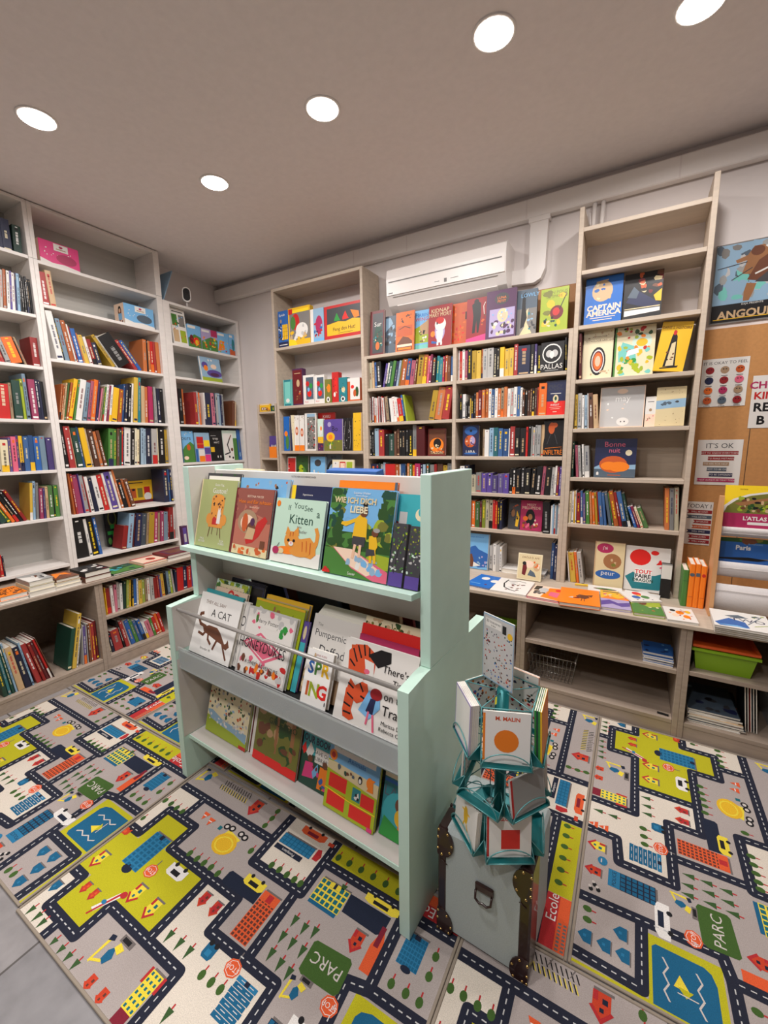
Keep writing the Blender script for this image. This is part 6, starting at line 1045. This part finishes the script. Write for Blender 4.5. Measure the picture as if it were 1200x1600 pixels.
# ------------------------------------------------------------------ wooden sling rack with two picture books
t = thing('book_rack', 'small wooden rack with white canvas slings on the counter end', 'book rack', (.372, 2.59, .6128))
for x0 in (0, .52):
    b = MB(); b.add([(x0, 0, 0), (x0+.018, 0, 0), (x0+.018, .03, .61), (x0, .03, .61), (x0, .2, 0), (x0+.018, .2, 0), (x0+.018, .06, .61), (x0, .06, .61)], [(0,1,2,3),(5,4,7,6),(1,5,6,2),(4,0,3,7),(3,2,6,7),(4,5,1,0)], M['woodl']); b.build('side_post', t)
for z0, z1 in ((.405, .457), (.20, .283), (.02, .17)):
    b = MB(); n = 8; P = []
    y0 = .02+z0*.05
    prof = [(y0+.09, z0+.10), (y0+.075, z0+.02), (y0+.04, z0), (y0+.012, z0+.02), (y0, (z0+z1)/2), (y0+.002, z1), (y0+.006, z1+.001), (y0+.016, (z0+z1)/2), (y0+.042, z0+.006), (y0+.07, z0+.024), (y0+.086, z0+.10)]
    m_ = len(prof); b.add([(x, y, z) for x in (.019, .519) for y, z in prof], [(i, i+1, i+1+m_, i+m_) for i in range(m_-1)], M['canvas'], None, True); s_ = b.build('canvas_sling', t)
    b = MB(); b.box(.02, .518, y0-.002, y0+.0, z1-.03, z1-.0285, M['acw']); b.build('hem_seam', s_)
face_book(.398, 2.662, 1.052, 0, .10, .40, .22, .012, "f y;r 0 0 100 100 Y;e 50 36 54 52 w;e 50 36 50 48 V;s 110 5 14 42 86 72 3 kuVvzE;p Z 10 60 46 76 50 72 16 54;r 0 0 100 38 m;T 54 28 11 w L'ATLAS DE DÉTECTIVES;r 24 13 90 19 w;t 57 16 3.6 k UNE AVENTURE EN FORÊT;t 18 92 3 z ÉDITION", 'picture_book', 'large yellow and crimson atlas cover standing in the wooden rack', 'book', None)
face_book(.40, 2.655, .845, 0, .10, .38, .165, .012, 'f b;r 0 0 100 100 b;r 0 88 100 100 E;T 24 72 14 w Paris;t 34 84 4 l 10 PROMENADES;p x 28 40 56 44 62 62 66 60 66 44 80 38;s 12 6 10 90 96 98 5 gVz;p k 0 38 30 44 50 40 40 34 0 34', 'picture_book', 'dark blue city guide cover in the middle sling', 'book', None)
# green and orange volumes
for i, (x, w_, h_, c, lb) in enumerate(((.262, .026, .20, 'g', 'green volume standing on the counter beside the orange ones'), (.2895, .025, .235, 'o', 'first orange volume, next to the green one'), (.3155, .022, .238, 'o', 'middle orange volume with a dark oval stamp'), (.339, .024, .230, 'o', 'orange volume with a red dot, nearest the rack'))):
    b = MB(); rnd_ = random.Random(i); cm = pm('O' if c == 'o' else 'g')
    b.box(0, .0025, .003, .17, 0, h_, cm); b.box(w_-.0025, w_, .003, .17, 0, h_, cm); b.slab([(0, .004), (w_*.2, 0), (w_*.8, 0), (w_, .004)], 0, h_, cm)
    SP_ = Matrix(((1,0,0,0),(0,0,-1,-.0003),(0,1,0,0),(0,0,0,1)))
    code = 'r 10 %s 90 %s %s' % ((70, 71, 'e') if c == 'g' else (72, 80, 's') if i == 2 else (24, 25, 'H')); art(b, code+(';e 50 78 34 4 r' if i == 3 else ';e 50 76 44 4 s' if i == 1 else ''), w_, h_, SP_)
    o = b.build('hardcover_book', None, (x, 2.69, .613)); tag(o, lb, 'book', 'upright volumes on the counter beside the rack')
    b = MB(); b.box(.0027, w_-.0027, .0045, .167, .002, h_-.003, M['page']); b.build('page_block', o)

# ------------------------------------------------------------------ boxed toys on the pink-box bookcase
def toy_box(y0, y1, x1, d, z, h, c, c2, label, yaw=0):
    w_ = y1-y0
    t = thing('doll_accessory_box', label, 'box', (x1, y0, z+.0006), (0, 0, PI/2+yaw))
    b = MB(); b.box(0, w_, 0, d, 0, h, pm(c), None, .002); b.build('carton', t)
    b = MB(); art(b, 'p w 0 0 100 0 100 10 60 18 30 14 0 26;s 12 4 10 40 90 90 2 w;e 66 40 26 20 %s;r 36 68 72 96 w;e 54 86 5 5 m;r 42 74 66 78 h' % c2, w_, h, TM((0, -.0004, 0)) @ FRONT); b.build('front_print', t)
    b = MB(); T_ = Matrix(((0,0,-1,-.0004),(-1,0,0,d),(0,1,0,0),(0,0,0,1)))
    art(b, 'r 0 0 100 100 f;e 56 62 18 22 z;e 56 74 14 14 k;e 56 66 9 10 F;r 40 20 76 52 %s;s 8 3 20 4 90 24 9 dkw' % c, d, h, T_); b.build('side_print', t)
toy_box(1.465, 1.70, -3.45, .14, 2.70, .155, 'I', 'm', 'pink carton with white label on the highest shelf')
toy_box(1.965, 2.20, -3.43, .13, 2.433, .15, 'S', 's', 'pale blue carton with a doll on its side, second shelf')
b = MB(); b.prism([(0, 0), (.006, 0), (.11, .26), (.105, .262)], 0, .16, pm('l')); tag(b.build('blue_folder', None, (-3.44, 2.295, 2.684), (0, 0, PI/2)), 'pale blue folder leaning on the tall bookcase beside the camera', 'folder') if False else tag(b.build('blue_folder', None, (-3.44, 2.30, 2.6845), (0, 0, PI/2)), 'pale blue folder leaning beside the camera on the lower bookcase', 'folder')
